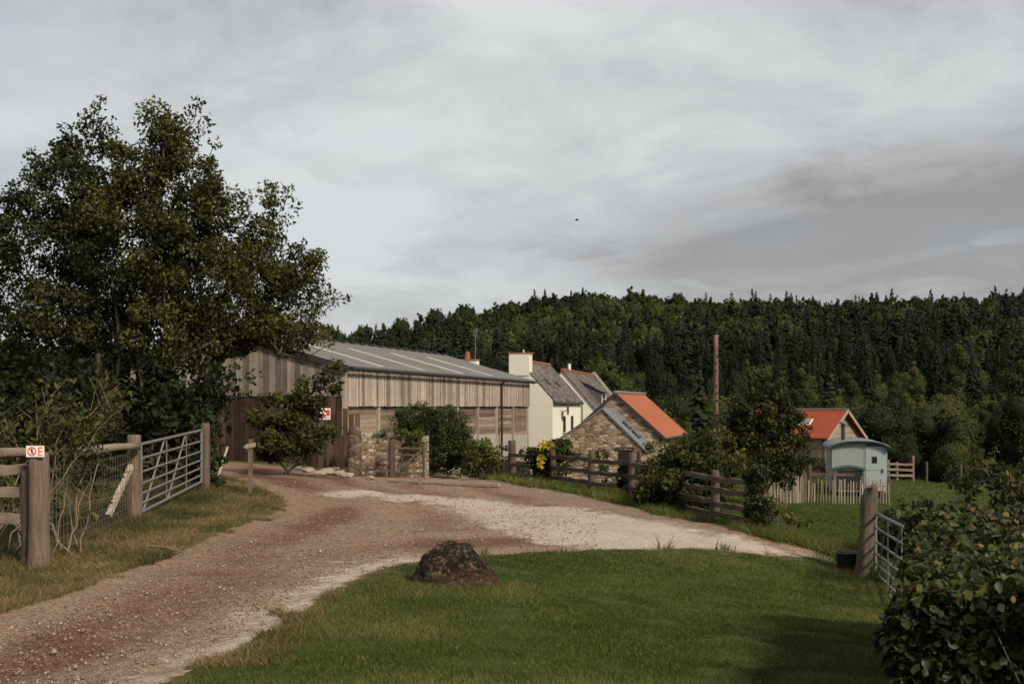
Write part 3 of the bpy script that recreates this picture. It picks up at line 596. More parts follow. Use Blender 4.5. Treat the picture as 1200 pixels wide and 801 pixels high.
def build_barn():
    zb = -1.0; x0, y0 = P(405, 0, 42)[:2]
    r = empty('barn', (x0, y0, zb), U, 'long timber clad cattle barn with grey corrugated roof beside the yard', 'barn'); Z = lambda z: z-zb
    L, Wd, ev, rd = 25.0, 12.0, 3.38, 5.05; rng = random.Random(3)
    posts = [0, 3.05, 6.2, 9.35, 12.5, 15.6, 18.8, 21.8, 24.85]
    # vertical cladding, long side
    m = MB(); x = .0
    while x < L-.02:
        w = min(rng.uniform(.13, .19), L-x); y = rng.choice((0, .018)); m.box((x, -.10-y, Z(1.70)+rng.uniform(-.015, .015)), (x+w-.008, -.075-y, Z(ev+.02)), rng.random()); x += w
    m.build('side_cladding', M['clad'], r)
    MB().box((0.02, -.07, Z(1.74)), (L-.02, .05, Z(ev))).build('cladding_backing', M['darktrim'], r)
    # gable cladding facing the camera
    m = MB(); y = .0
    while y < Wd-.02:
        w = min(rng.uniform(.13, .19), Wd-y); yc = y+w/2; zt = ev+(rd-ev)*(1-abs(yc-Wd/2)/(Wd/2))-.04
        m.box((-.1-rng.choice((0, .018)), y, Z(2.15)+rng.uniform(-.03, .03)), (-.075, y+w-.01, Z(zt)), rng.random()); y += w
    m.build('gable_cladding', M['cladshade'], r)
    MB().prism([(.02, Z(2.2)), (.02, Z(ev)), (Wd/2, Z(rd-.04)), (Wd-.02, Z(ev)), (Wd-.02, Z(2.2))], 'x', -.07, .02).build('gable_backing', M['darktrim'], r)
    MB().prism([(.0, Z(-3)), (.0, Z(ev)), (Wd/2, Z(rd-.02)), (Wd, Z(ev)), (Wd, Z(-3))], 'x', L-.1, L).build('far_gable', M['cladshade'], r)
    MB().box((0, Wd-.1, Z(-3)), (L, Wd, Z(ev))).build('back_wall', M['cladshade'], r)
    for k, px in enumerate(posts):
        MB().box((px-.1, -.06, Z(-2.8)), (px+.1, .12, Z(1.72 if k else 3.3)), rng.random()*.5+.35).build('post', M['clad'], r)
    for a, b in zip(posts[:-1], posts[1:]):
        zc = .62-.03*(a+b)/2; m = MB(); z = zc
        while z < 1.66:
            h = min(.2, 1.68-z); m.box((a+.1, .06, Z(z)), (b-.1, .1, Z(z+h-.012)), rng.random()); z += .2
        m.build('plank_panel', M['plank'], r)
        MB().box((a+.1, .02, Z(-3)), (b-.1, .16, Z(zc-.01))).build('concrete_wall', M['concrete'], r)
        MB().box((a+.1, .13, Z(zc)), (b-.1, .16, Z(1.72))).build('dark_lining', M['dark'], r)
    # lower gable: dark rusty sliding doors
    m = MB(); y = .15
    while y < Wd-.1:
        w = rng.uniform(.22, .3); m.box((-.16, y, Z(-1.2)), (-.11-rng.random()*.02, y+w-.02, Z(2.12-.1*rng.random())), rng.random()); y += w
    m.build('sliding_door', M['rust'], r)
    MB().box((-.05, .0, Z(-2)), (.02, Wd, Z(2.14))).build('gable_lower_wall', M['dark'], r)
    # corrugated roof
    n = int((L+.5)/.177)*6; xs = np.linspace(-.25, L+.25, n); rows = 9
    for s in (0, 1):
        V = []
        for j in range(rows):
            f = j/(rows-1)*(Wd/2+.35)/(Wd/2); yy = Wd/2-(1-0)*(Wd/2)*f if s == 0 else Wd/2+(Wd/2)*f; zz = rd+.1-(rd-ev)*f
            V.append(np.stack([xs, np.full(n, yy), Z(zz)+.03*np.sin(xs/.177*2*np.pi)], 1))
        V = np.concatenate(V); i, j = np.meshgrid(np.arange(n-1), np.arange(rows-1)); b = (j*n+i).ravel(); Fc = np.stack([b, b+1, b+n+1, b+n], 1)
        o = mesh_obj('roof', V, Fc, M['fibre'], r, smooth_=True)
    for k, x in enumerate((3.4, 8.0, 13.2, 18.2)):
        V = []
        xs2 = np.linspace(x-.36, x+.36, 34)
        for f in (.3, 1.0): V.append(np.stack([xs2, np.full(34, Wd/2*(1-f)), Z(rd+.1-(rd-ev)*f)+.03*np.sin(xs2/.177*2*np.pi)+.012], 1))
        V = np.concatenate(V); b = np.arange(33); mesh_obj('rooflight', V, np.stack([b, b+1, b+35, b+34], 1), M['rooflight'], r, smooth_=True)
    m = MB(); x = -.2
    while x < L: m.box((x, Wd/2-.28, Z(rd+.14)), (x+.75, Wd/2+.28, Z(rd+.2))); x += 1.15
    m.build('ridge_vent', M['darktrim'], r)
    MB().prism([(Wd/2-.33, Z(rd+.05)), (Wd/2, Z(rd+.145)), (Wd/2+.33, Z(rd+.05)), (Wd/2+.33, Z(rd+.02)), (Wd/2, Z(rd+.1)), (Wd/2-.33, Z(rd+.02))], 'x', -.26, L+.26).build('ridge_cap', M['fibre'], r)
    for s in (0, 1):
        a = (-.27, -.3 if s == 0 else Wd+.3, Z(ev-.1)); b = (-.27, Wd/2, Z(rd-.02)); MB().beam(a, b, .05, .24).build('verge_board', M['darktrim'], r)
        a = (L+.27, a[1], a[2]); b = (L+.27, b[1], b[2]); MB().beam(a, b, .05, .24).build('verge_board', M['darktrim'], r)
    MB().tube([(-.2, -.42, Z(ev-.1)), (L+.3, -.42, Z(ev-.1))], .075, 8).build('gutter', M['dark'], r)
    MB().tube([(19.2, -.36, Z(ev-.15)), (19.2, -.19, Z(ev-.4)), (19.2, -.19, Z(-2.2))], .07, 8).build('downpipe', M['dark'], r)
build_barn()

def build_white_house():
    zb = -2.9; C0 = P(647.5, 0, 70); w = 2.5; u = np.array((.324, .946)); n = np.array((-.946, .324)); R0 = C0[:2]+n*w
    r = empty('farmhouse', (R0[0], R0[1], zb), U, 'cream rendered house with big end chimney and brown slate roof behind the barn', 'house'); Z = lambda z: z-zb
    gable_walls('wall', M['white'], r, 7.7, w, w, Z(2.15), Z(2.15), Z(4.85), -1)
    MB().tube([(0, -w-.22, Z(1.93)), (7.7, -w-.22, Z(1.93))], .07, 6).build('gutter', M['darktrim'], r)
    for x in (2.95, 5.05): MB().box((x-.42, -w-.1, Z(-.26)), (x+.42, -w, Z(-.17))).build('sill', M['concrete'], r)
    roof_slab(M['slate'], r, 7.7, w, Z(2.15), Z(4.85), -1, ox=.0, over=.18); roof_slab(M['slate'], r, 7.7, w, Z(2.15), Z(4.85), 1, ox=.0, over=.18)
    m = MB().box((-.06, -.78, Z(3.9)), (.7, .72, Z(5.42))); ch = m.build('chimney', M['white'], r)
    MB().box((-.08, -.84, Z(5.42)), (.76, .78, Z(5.52))).build('cap', M['brick'], ch); MB().tube([(.45, -.2, Z(5.52)), (.45, -.2, Z(5.75))], .09, 10).build('chimney_pot', M['concrete'], ch)
    MB().tube([(.95, 0, Z(4.98)), (7.7, 0, Z(4.98))], .1, 8).build('ridge_tile', M['redbrick'], r)
    for x in (2.95, 5.05): window(r, 'y', (x, -w, Z(.42)), .62, 1.15, -1, bars=1)
    for x in (2.8, 4.9): window(r, 'y', (x, -w, Z(1.88)), .3, .2, -1)
    MB().tube([(.03, .2, Z(1.1)), (-.02, .2, Z(1.1))], .1, 12).build('wall_vent', M['dark'], r)
    # roof window strips
    for x, z in ((2.4, 3.35), (4.7, 3.2)):
        y = -w*(Z(4.85)-Z(z))/2.7; MB().beam((x-.35, y, Z(z)+.17), (x+.35, y, Z(z)+.17), .5, .08, up=(0, -.73, .68)).build('roof_window', M['darktrim'], r)
    d = MB(); cx, cz = 2.2, Z(1.45)
    V = [(cx, -w-.42, cz)]; 
    for k in range(14): a = 2*math.pi*k/14; V.append((cx+.36*math.cos(a), -w-.5, cz+.4*math.sin(a)))
    d.add(V, [(0, k+1, (k+1) % 14+1) for k in range(14)]+[(0, (k+1) % 14+1, k+1) for k in range(14)]); s = d.build('satellite_dish', M['galv'], r)
    MB().beam((cx, -w, cz-.2), (cx, -w-.45, cz), .05, .05).build('bracket', M['dark'], s)
    MB().tube([(7.6, -w-.12, Z(2.0)), (7.6, -w-.12, Z(-2.5))], .05, 6).build('downpipe', M['dark'], r)
build_white_house()

def build_second_house():
    zb = -2.9; R0 = P(659, 0, 80); a = math.atan2(math.cos(math.radians(14)), math.sin(math.radians(14))); w = 2.9; L = 15.5
    r = empty('farmhouse', (R0[0], R0[1], zb), a, 'cream house with slate roof and dark dormer rising behind the stone cottage', 'house'); Z = lambda z: z-zb
    ev, rd = 1.15, 4.5
    gable_walls('wall', M['white'], r, L, w, w, Z(ev), Z(ev), Z(rd), -1)
    roof_slab(M['slate'], r, L-.4, w, Z(ev), Z(rd), -1, ox=.12); roof_slab(M['slate'], r, L-.4, w, Z(ev), Z(rd), 1, ox=.12)
    m = MB()
    for k in range(22): m.box((-.1+k*.7, -.1, Z(rd+.1)), (.5+k*.7, .1, Z(rd+.26+.03*(k % 2))))
    m.build('ridge_tile', M['redbrick'], r)
    for s in (-1, 1): MB().beam((L+.02, s*(w+.3), Z(ev-.15)), (L+.02, 0, Z(rd+.42)), .35, .22).build('coping', M['concrete'], r)
    # dormer
    dw = MB().prism([(-2.5, Z(1.5)), (-2.5, Z(2.95)), (-.6, Z(3.85)), (-.6, Z(3.0))], 'x', 4.3, 6.6).build('dormer', M['dormer'], r)
    MB().prism([(-2.75, Z(2.86)), (-2.75, Z(2.95)), (-.5, Z(4.02)), (-.5, Z(3.93))], 'x', 4.15, 6.75).build('dormer_roof', M['slate'], dw)
    window(r, 'y', (5.45, -2.5, Z(2.3)), 1.9, 1.0, -1, ('signwhite', 'glass'), bars=1)
    window(r, 'y', (1.6, -w, Z(-.2)), 1.1, 1.1, -1); window(r, 'x', (0, -1.8, Z(-.3)), .9, .9, -1)
    m = MB().tube([(3, 0, Z(rd+.2)), (3, 0, Z(rd+.75))], .12, 10); m.build('chimney_pot', M['signwhite'], r)
build_second_house()

def build_back_house():
    c = P(545, 0, 88); zb = -1.5; Z = lambda z: z-zb
    r = empty('farmhouse', (c[0], c[1], zb), U, 'house hidden behind the barn roof, only its chimney with red pot showing', 'house')
    gable_walls('wall', M['white'], r, 8, 3, 3, Z(2.6), Z(2.6), Z(5.0), -1)
    for s in (-1, 1): roof_slab(M['slate'], r, 8, 3, Z(2.6), Z(5.0), s)
    ch = MB().box((0.0, -1.0, Z(4.0)), (.9, .9, Z(5.75))).build('chimney', M['white'], r)
    MB().box((-.06, -1.06, Z(5.75)), (.96, .96, Z(5.87))).build('cap', M['brick'], ch)
    MB().tube([(.45, -.05, Z(5.87)), (.45, -.05, Z(6.55))], [.27, .2], 12).build('chimney_pot', M['redbrick'], ch)
    an = MB().tube([(.45, -.8, Z(5.6)), (.45, -.8, Z(8.3))], .035, 6)
    an.beam((.0, -1.15, Z(8.2)), (.9, -.45, Z(8.2)), .04, .04)
    for k in range(6): t = k/5; q = Vector((.0+.9*t, -1.15+.7*t, Z(8.2))); h = .45-.04*k; an.beam(q-Vector((0, 0, h)), q+Vector((0, 0, h)), .025, .025)
    an.build('aerial', M['galv'], r)
build_back_house()

def build_stone_cottage():
    zb = -2.8; R0 = P(721, 0, 58.2); w = 2.6; rd, ev = 2.4, .1; L = 8.4; Z = lambda z: z-zb
    r = empty('stone_cottage', (R0[0], R0[1], zb), U, 'rubble stone cottage with bright orange roof and grey lean-to roof', 'cottage')
    gable_walls('wall', M['stone'], r, L, w, w, Z(ev), Z(ev), Z(rd), -1.2)
    roof_slab(M['orange'], r, L, w, Z(ev), Z(rd), -1, th=.08, over=.3, ox=.12); roof_slab(M['orange'], r, L, w, Z(ev), Z(rd), 1, th=.08, over=.3, ox=.12)
    MB().tube([(-.16, 0, Z(rd+.13)), (L+.16, 0, Z(rd+.13))], .1, 8).build('ridge_cap', M['galv'], r)
    for s in (-1, 1): MB().beam((-.14, s*(w+.32), Z(ev-.24)), (-.14, 0, Z(rd+.05)), .05, .16).build('verge_board', M['darktrim'], r)
    MB().tube([(-.1, -w-.36, Z(ev-.22)), (L+.1, -w-.36, Z(ev-.22))], .06, 8).build('gutter', M['frame'], r)
    MB().tube([(.12, -w-.33, Z(ev-.25)), (.12, -w-.08, Z(ev-.6)), (.12, -w-.08, Z(-2.6))], .045, 6).build('downpipe', M['frame'], r)
    # annex in front: own low gable
    x0 = -2.9; yr = .05; an = 1.5
    m = MB().prism([(yr-2.2, Z(-4)), (yr-2.2, Z(-.58)), (yr, Z(an)), (yr+2.35, Z(-.1)), (yr+2.35, Z(-4))], 'x', x0, -.002); m.build('annex_wall', M['stone'], r)
    for s, w2, e2 in ((-1, 2.2, -.58), (1, 2.35, -.1)):
        dz = (an-e2)/w2; e = w2+.25; p = [(yr, Z(an)+.02), (yr+s*e, Z(an-dz*e)+.02), (yr+s*e, Z(an-dz*e)+.12), (yr, Z(an)+.12)]
        MB().prism(p, 'x', x0-.1, -.02).build('annex_roof', M['metal_roof'], r)
    dz = 2.08/2.2
    for f, x in ((.5, -1.5), (.74, -1.5)):
        y = yr-2.2*f; z = an-dz*2.2*f+.2; MB().beam((x-.35, y, Z(z)), (x+.35, y, Z(z)), .6, .06, up=(0, -.72, .69)).build('roof_window', M['darktrim'], r)
        MB().beam((x-.27, y-.03, Z(z)+.035), (x+.27, y-.03, Z(z)+.035), .48, .03, up=(0, -.72, .69)).build('pane', M['skyglass'], r)
    dr = MB().box((x0-.04, -1.62, Z(-2.9)), (x0+.02, -.88, Z(-.72))).build('door', M['dark'], r)
    MB().beam((x0-.06, -1.75, Z(-.62)), (x0-.06, -.75, Z(-.62)), .06, .16).build('lintel', M['pillarstone'], dr)
    MB().tube([(x0-.08, yr-2.12, Z(-.7)), (x0-.08, yr-2.12, Z(-2.7))], .045, 6).build('downpipe', M['frame'], r)
    window(r, 'y', (3.2, -w, Z(-1.2)), .9, 1.1, -1)
build_stone_cottage()

def build_timber_house():
    zb = -4.2; A0 = P(987, 0, 82); th = math.radians(135); Z = lambda z: z-zb; w = 2.95; rd, ev = 1.32, -.62; L = 8.0
    r = empty('timber_house', (A0[0], A0[1], zb), th, 'timber boarded house with deep orange roof and two roof windows at right', 'house')
    # local x runs back along the ridge (to the left), gable at x=0 faces right and towards the camera
    gable_walls('wall', M['dark'], r, L, w-.06, w-.06, Z(ev-.06), Z(ev-.06), Z(rd-.06), -1, .04)
    m = MB(); z = Z(-4); rng = random.Random(5)
    while z < Z(rd-.15):
        zt = z+.2; hw = w if zt < Z(ev) else w*(Z(rd)-zt)/(rd-ev)
        if hw > .05: m.box((-.03-.01*rng.random(), -hw, z), (.02, hw, z+.185), rng.random())
        z += .2
    m.build('gable_boards', M['timber'], r)
    m = MB(); z = Z(-4)
    while z < Z(ev-.1):
        m.box((0.03, w-.05, z), (L, w+.01+.01*rng.random(), z+.185), rng.random()); z += .2
    m.build('side_boards', M['timberx'], r)
    for s in (-1, 1):
        roof_slab(M['orange2'], r, L, w, Z(ev), Z(rd), s, th=.08, over=.45, ox=.5)
        MB().beam((-.52, s*(w+.5), Z(ev-.42)), (-.52, 0, Z(rd+.03)), .06, .24).build('barge_board', M['pale_wood'], r)
    MB().tube([(-.55, 0, Z(rd+.12)), (L+.5, 0, Z(rd+.12))], .09, 8).build('ridge_cap', M['galv'], r)
    MB().tube([(.1, w+.12, Z(ev-.3)), (.1, w+.12, Z(-4))], .05, 6).build('downpipe', M['dark'], r)
    dz = (rd-ev)/w
    for x in (2.4, 4.9):
        y = w*.55; z = rd-dz*y+.16; f = MB().beam((x-.5, y, Z(z)), (x+.5, y, Z(z)), .8, .07, up=(0, .58, .81)).build('roof_window', M['signwhite'], r)
        MB().beam((x-.42, y+.02, Z(z)+.04), (x+.42, y+.02, Z(z)+.04), .66, .03, up=(0, .58, .81)).build('pane', M['skyglass'], f)
build_timber_house()

def build_hut():
    c0 = P(974, 0, 46); zb = tz(c0[0]+1.3, 46)-.05; Z = lambda z: z-zb
    r = empty('shepherds_hut', (c0[0]+1.3, 46, zb), math.radians(-14), 'grey green shepherd hut with curved roof, stovepipe and pale stable door', 'hut')
    W2 = 1.2; ev = Z(-.22); cr = Z(.02)+.0; Ln = 4.2
    arc = lambda w, e, c, n=14: [(w*math.cos(math.pi*(k/n))*1.0, e+(c-e)*math.sin(math.pi*k/n)) for k in range(n+1)]
    MB().prism([(-W2, .35)]+[(x, z) for x, z in reversed(arc(W2, ev, cr))]+[(W2, .35)], 'y', .03, Ln).build('body', M['tealdark'], r)
    m = MB(); rng = random.Random(9); x = -W2
    def top(x): return ev+(cr-ev)*math.sqrt(max(0, 1-(x/W2)**2))
    while x < .22:
        w = .11; xe = min(x+w-.008, .22); zt = min(top(x+.003), top(xe)); lo = .3
        m.box((x, -.02, lo), (xe, .028, zt), rng.random()); x += w
    m.build('front_boards', M['teal'], r)
    m = MB(); yy = .03
    while yy < Ln: m.box((-W2-.02, yy, .3), (-W2+.01, yy+.102, ev)); m.box((W2-.01, yy, .3), (W2+.02, yy+.102, ev)); yy += .11
    m.build('side_boards', M['teal'], r)
    # stable door, right third
    d = MB(); d.box((.28, -.06, 1.3), (1.08, -.0, ev+.08)); d.box((.28, -.06, .35), (1.08, -.0, 1.28)); dr = d.build('door', M['tealpale'], r)
    MB().box((.55, -.075, 1.62), (.77, -.062, 1.92)).build('window', M['glass'], dr)
    MB().box((.98, -.1, 1.18), (1.03, -.062, 1.36)).build('handle', M['dark'], dr)
    MB().box((.22, -.04, .3), (.28, .02, top(.28)-.01)).box((1.08, -.04, .3), (1.14, .02, top(1.14)-.01)).build('door_frame', M['tealpale'], r)
    MB().box((1.14, -.02, .3), (W2, .02, ev)).build('corner_board', M['teal'], r)
    # serving hatch: black panel paints the shade inside, under an arched teal hood
    MB().box((-1.0, -.035, .35), (.12, -.022, 1.28)).build('hatch_shade_panel', M['dark'], r)
    hd = MB().box((-1.1, -.09, .3), (-1.0, -.022, 1.3)).box((.12, -.09, .3), (.2, -.022, 1.3))
    pts = [(-1.14+1.38*k/8, 1.3+.12*math.sin(math.pi*k/8)) for k in range(9)]
    hd.prism(pts+[(x, z+.1) for x, z in reversed(pts)], 'y', -.14, -.022); hd.build('hatch_hood', M['tealdark'], r)
    # curved roof sheet
    o1 = arc(W2+.16, ev-.05, cr+.09); o2 = arc(W2+.16, ev-.01, cr+.13)
    MB().prism(o1+list(reversed(o2)), 'y', -.3, Ln+.3).build('roof', M['metal_roof'], r, True)
    MB().prism(arc(W2+.12, ev-.1, cr+.02)+list(reversed(arc(W2+.12, ev-.055, cr+.085))), 'y', -.24, -.02).build('fascia', M['tealdark'], r)
    fl = MB().tube([(-.62, 1.2, cr-.1), (-.62, 1.2, cr+.85)], .09, 12).build('stovepipe', M['darktrim'], r)
    MB().tube([(-.62, 1.2, cr+.85), (-.62, 1.2, cr+.93), (-.62, 1.2, cr+1.0)], [.17, .17, .03], 12).build('cowl', M['galv'], fl)
    for x in (-.95, .95):
        for y in (.6, 3.5): 
            a = [(x-.04, y, .3), (x+.04, y, .3)]; w = MB().tube(a, .3, 18).build('wheel', M['darktrim'], r); MB().tube([(x-.07, y, .3), (x+.07, y, .3)], .07, 10).build('hub', M['galv'], w)
build_hut()

# ------------------------------------------------------------------ pole, walls, fences, gates
def log_post(mb, p, h, r, lean=(0, 0), seed=0, n=10, t=.5, sink=.3):
    p = Vector(tuple(map(float, p))); pts = []; rr = []
    for k in range(7): f = k/6; pts.append(p+Vector((lean[0]*f, lean[1]*f, -sink+(h+sink)*f))); rr.append(r*(1.06-.1*f))
    pts.append(pts[-1]+Vector((0, 0, .012))); rr.append(r*.82); return mb.tube(pts, rr, n, t, .22, seed)
def post_obj(name, mat, parent, p, h, r, **k):
    o = log_post(MB(), (0, 0, 0), h, r, **k).build(name, mat, parent, True); o.location = p; return o
def pole():
    p = at(839, 40); h = P(0, 394, 40)[2]-p[2]
    r = empty('telegraph_pole', p, 0, 'bare brown telegraph pole standing alone behind the fence bushes', 'pole')
    m = MB(); pts = [(0, 0, -.5+(h+.5)*k/14) for k in range(15)]; m.tube(pts, [.12-.03*k/14 for k in range(15)], 10, .4, .15, 3); m.build('shaft', wood('pole_wood', (.05, .028, .02), (.17, .1, .075), (.34, .24, .19)), r, True)
    s = MB(); rg = random.Random(2)
    for k in range(16): z = h*.25+k*h*.045; a = rg.uniform(3.6, 5.8); s.beam((math.cos(a)*.08, math.sin(a)*.08, z), (math.cos(a)*.16, math.sin(a)*.16, z), .05, .06)
    s.build('step_irons', M['dark'], r)
    MB().tube([(0, 0, h), (0, 0, h+.04)], .1, 10).build('cap', M['concrete'], r)
pole()
def wall_strip(name, label, px0, d0, px1, d1, h, th, mat, seed=1, cap=True, bot=.4):
    a = at(px0, d0); b = at(px1, d1); L = float(np.linalg.norm((b-a)[:2])); n = max(8, int(L/.12)); m = MB(); V = []; rng = random.Random(seed)
    u = (b-a)[:2]/L; nn = np.array((u[1], -u[0])); zs = []
    for i in range(n+1):
        q = a[:2]+u*L*i/n; zt = tz(*q)+h+ .08*mnoise.noise(Vector((i*.35, seed, 0)))+.03*rng.uniform(-1, 1); zbm = tz(*q)-bot; j = .02*rng.uniform(-1, 1)
        for (o, z) in ((th/2+j, zbm), (th/2+j, zt-.06), (th/4, zt), (-th/4, zt+.02), (-th/2, zt-.05), (-th/2, zbm)): V.append((q[0]+nn[0]*o-a[0], q[1]+nn[1]*o-a[1], z-a[2]))
    Fc = [(i*6+k, i*6+k+1, (i+1)*6+k+1, (i+1)*6+k) for i in range(n) for k in range(5)]+[tuple(range(6)), tuple(reversed(range(n*6, n*6+6)))]
    o = mesh_obj(name, V, Fc, mat); o.location = a; tag(o, label, 'wall'); return o
wall_strip('stone_wall', 'rough pale stone wall between the domed pillar and round bush', 424, 36.8, 502, 37.2, 1.5, .5, M['wallstone'], 1)
wall_strip('stone_wall', 'low tumbled stone wall beyond the rail fence corner', 572, 40, 628, 37, .85, .5, M['wallstone'], 4)
def pillar():
    p = at(415.5, 36.2); V = []; n = 16; prof = [(.28, -.3), (.26, .5), (.25, 1.35), (.25, 1.5), (.24, 1.62), (.19, 1.74), (.1, 1.82), (.01, 1.84)]
    m = MB(); V = []
    for k, (r, z) in enumerate(prof):
        for j in range(n):
            a = 2*math.pi*j/n; q = .5 if z < 1.4 else .0
            c, s = math.cos(a), math.sin(a); e = (abs(c)**4+abs(s)**4)**(-.25); rr = r*(1+(e-1)*q*1.4)*(1+.08*mnoise.noise(Vector((c*2, s*2, z*3)))); V.append((c*rr, s*rr, z))
    Fc = [(k*n+j, k*n+(j+1) % n, (k+1)*n+(j+1) % n, (k+1)*n+j) for k in range(len(prof)-1) for j in range(n)]
    o = mesh_obj('stone_pillar', V, Fc, M['pillarstone'], smooth_=True); o.location = p; tag(o, 'brown round topped stone gate pillar at the end of the wall', 'pillar')
pillar()

def tube_gate(name, label, A, B, zA, zB, H, seed=0, diag=1):
    """galvanised seven-bar gate from A to B (xy), bottom rail heights zA, zB"""
    A = Vector((A[0], A[1], zA)); B = Vector((B[0], B[1], zB)); r = empty(name, A, 0, label, 'gate'); D = B-A; up = Vector((0, 0, 1))
    for k, f in enumerate((0, .13, .27, .42, .59, .79, 1)):
        MB().tube([up*H*f, D+up*H*f], .02 if 0 < k < 6 else .026, 8).build('bar', M['galv'], r)
    for q in (0, 1): MB().tube([D*q, D*q+up*H], .026, 8).build('stile', M['galv'], r)
    for q in (.36, .7): MB().beam(D*q+up*.02, D*q+up*(H-.02), .03, .012).build('upright', M['galv'], r)
    for a, b in (((.03, 0), (.33, 1)), ((.38, 0), (.68, 1))):
        if not diag: a, b = (a[0], 1), (b[0], 0)
        MB().beam(D*a[0]+up*H*a[1], D*b[0]+up*H*b[1], .03, .012).build('brace', M['galv'], r)
    return r
# left side: rails, big post with sign, pole rail, wire, brace, gate post
pA = at(46, 11.2); pB = at(157, 16.0); pC = at(241, 21.6)
def rail_beam(root, a, b, w, h, mat, wob=.012, seed=0, name='rail'):
    o = bpy.data.objects.new; a = Vector(tuple(map(float, a))); b = Vector(tuple(map(float, b))); L = (b-a).length; m = MB(); n = 10; rg = random.Random(seed)
    off = [(rg.uniform(-wob, wob), rg.uniform(-wob, wob)) for _ in range(n+1)]
    for i in range(n+1):
        x = L*i/n; y0, z0 = off[i]; m.v += [(x, y0-w/2, z0-h/2), (x, y0+w/2, z0-h/2+.004), (x, y0+w/2, z0+h/2), (x, y0-w/2, z0+h/2-.004)]; m.t += [.3+.4*rg.random()]*4
    for i in range(n):
        for k in range(4): m.f.append((i*4+k, i*4+(k+1) % 4, (i+1)*4+(k+1) % 4, (i+1)*4+k))
    m.f += [(3, 2, 1, 0), (n*4, n*4+1, n*4+2, n*4+3)]
    ob = m.build(name, mat, root); ob.location = a-Vector(root.location); ob.rotation_euler = (b-a).to_track_quat('X', 'Z').to_euler(); return ob
def left_fence():
    r = empty('rail_fence', pA, 0, 'weathered three rail fence ending at the thick post with the small sign', 'fence')
    h = P(0, 531, 11.2)[2]-pA[2]
    post_obj('post', M['post'], r, (0, 0, 0), h, .112, seed=4, n=16, t=.62, sink=.4)
    post_obj('post', M['darkpost'], r, (-.17, .12, 0), h-.15, .09, seed=9, n=12, t=.5)
    for py0, py1 in ((550, 550), (577, 577), (607, 607)):
        rail_beam(r, P(-120, py0-1, 11.6), P(40, py1, 11.32), .05, .115, M['railx'], seed=py0)
    post_obj('post', M['post'], r, Vector(tuple(at(-118, 11.7)))-Vector(tuple(pA)), 1.25, .1, seed=14)
    return r
left_fence()
def left_sign():
    p = P(47.5, 530, 11.2); r = empty('warning_sign', (p[0], p[1]-.125, p[2]+.02), 0, 'small white no pedestrians sign with an orange letter nailed to the thick post', 'sign')
    w, h = .2, .125; MB().box((-w/2, -.004, -h/2), (w/2, .004, h/2)).build('plate', M['signwhite'], r)
    m = MB(); n = 28; cx = -.035; R1, R0 = .05, .039
    for k in range(n):
        a, b = 2*math.pi*k/n, 2*math.pi*(k+1)/n
        m.add([(cx+R1*math.cos(a), -.0075, R1*math.sin(a)), (cx+R1*math.cos(b), -.0075, R1*math.sin(b)), (cx+R0*math.cos(b), -.0075, R0*math.sin(b)), (cx+R0*math.cos(a), -.0075, R0*math.sin(a))], [(0, 1, 2, 3)])
    m.beam((cx-.031, -.0085, .031), (cx+.031, -.0085, -.031), .002, .009); m.build('prohibition_ring', M['signred'], r)
    g = MB().box((cx-.007, -.0065, .022), (cx+.007, -.005, .034)); g.box((cx-.008, -.0065, -.004), (cx+.008, -.005, .02))
    g.beam((cx, -.006, -.004), (cx-.014, -.006, -.03), .002, .007); g.beam((cx, -.006, -.004), (cx+.014, -.006, -.03), .002, .007); g.beam((cx, -.006, .016), (cx+.018, -.006, .0), .002, .005); g.build('walking_figure', M['dark'], r)
    e = MB(); x = .058; e.box((x-.022, -.007, -.048), (x-.006, -.005, .048))
    for z in (-.048, -.008, .033): e.box((x-.006, -.007, z), (x+.026, -.005, z+.015))
    e.build('letter', M['signorange'], r)
    MB().box((-.002+.1-.09, -.0068, -h/2+.004), (.0, -.0055, -h/2+.008)).build('text_line', M['signorange'], r)
left_sign()
def pole_rail_fence():
    r = empty('wire_fence', pB, 0, 'wire mesh fence under a round pole rail running to the left gate post', 'fence'); o = Vector(tuple(pB))
    a = Vector(tuple(P(-60, 537, 11.0)))-o; b = Vector(tuple(P(166, 523.5, 16)))-o; b.y -= .17; pts = []; n = 12
    a2 = a+Vector((0, .35, 0))
    for k in range(n+1): f = k/n; q = a2.lerp(b, f); q.z += .025*math.sin(f*9); pts.append(q)
    MB().tube(pts, [.062+.008*math.sin(k) for k in range(n+1)], 12, .6, .15, 5).build('pole_rail', M['railx'], r, True)
    post_obj('post', M['post'], r, (0, 0, 0), P(0, 510, 16)[2]-pB[2], .105, seed=7, n=14, t=.62)
    MB().beam(Vector(tuple(P(154, 545, 15.9)))-o, Vector(tuple(P(127, 604, 15.2)))-o, .07, .075, .85).build('brace', M['pale_wood'], r)
    w = MB(); A_ = Vector(tuple(at(52, 11.6))); B_ = Vector(tuple(pB))
    for k in range(8):
        z = .1+k*.14; w.tube([A_+Vector((0, 0, z))-o, A_.lerp(B_, .5)+Vector((0, 0, z-.02))-o, B_+Vector((0, 0, z))-o], .0035, 4)
    for k in range(1, 30): q = A_.lerp(B_, k/30)-o; w.tube([q+Vector((0, 0, .08)), q+Vector((0, 0, 1.1))], .003, 4)
    w.build('wire_mesh', M['wire'], r)
pole_rail_fence()
gl = tube_gate('field_gate', 'galvanised seven bar field gate on the left below the big trees', P(165, 0, 16.1)[:2], P(236, 0, 21.3)[:2], P(0, 600, 16.1)[2], P(0, 564, 21.3)[2], 1.1)
d_ = empty('gate_post', pC, 0, 'ivy covered wooden post at the far end of the left gate', 'post'); post_obj('shaft', M['post'], d_, (0, 0, 0), 1.42, .09, seed=11)
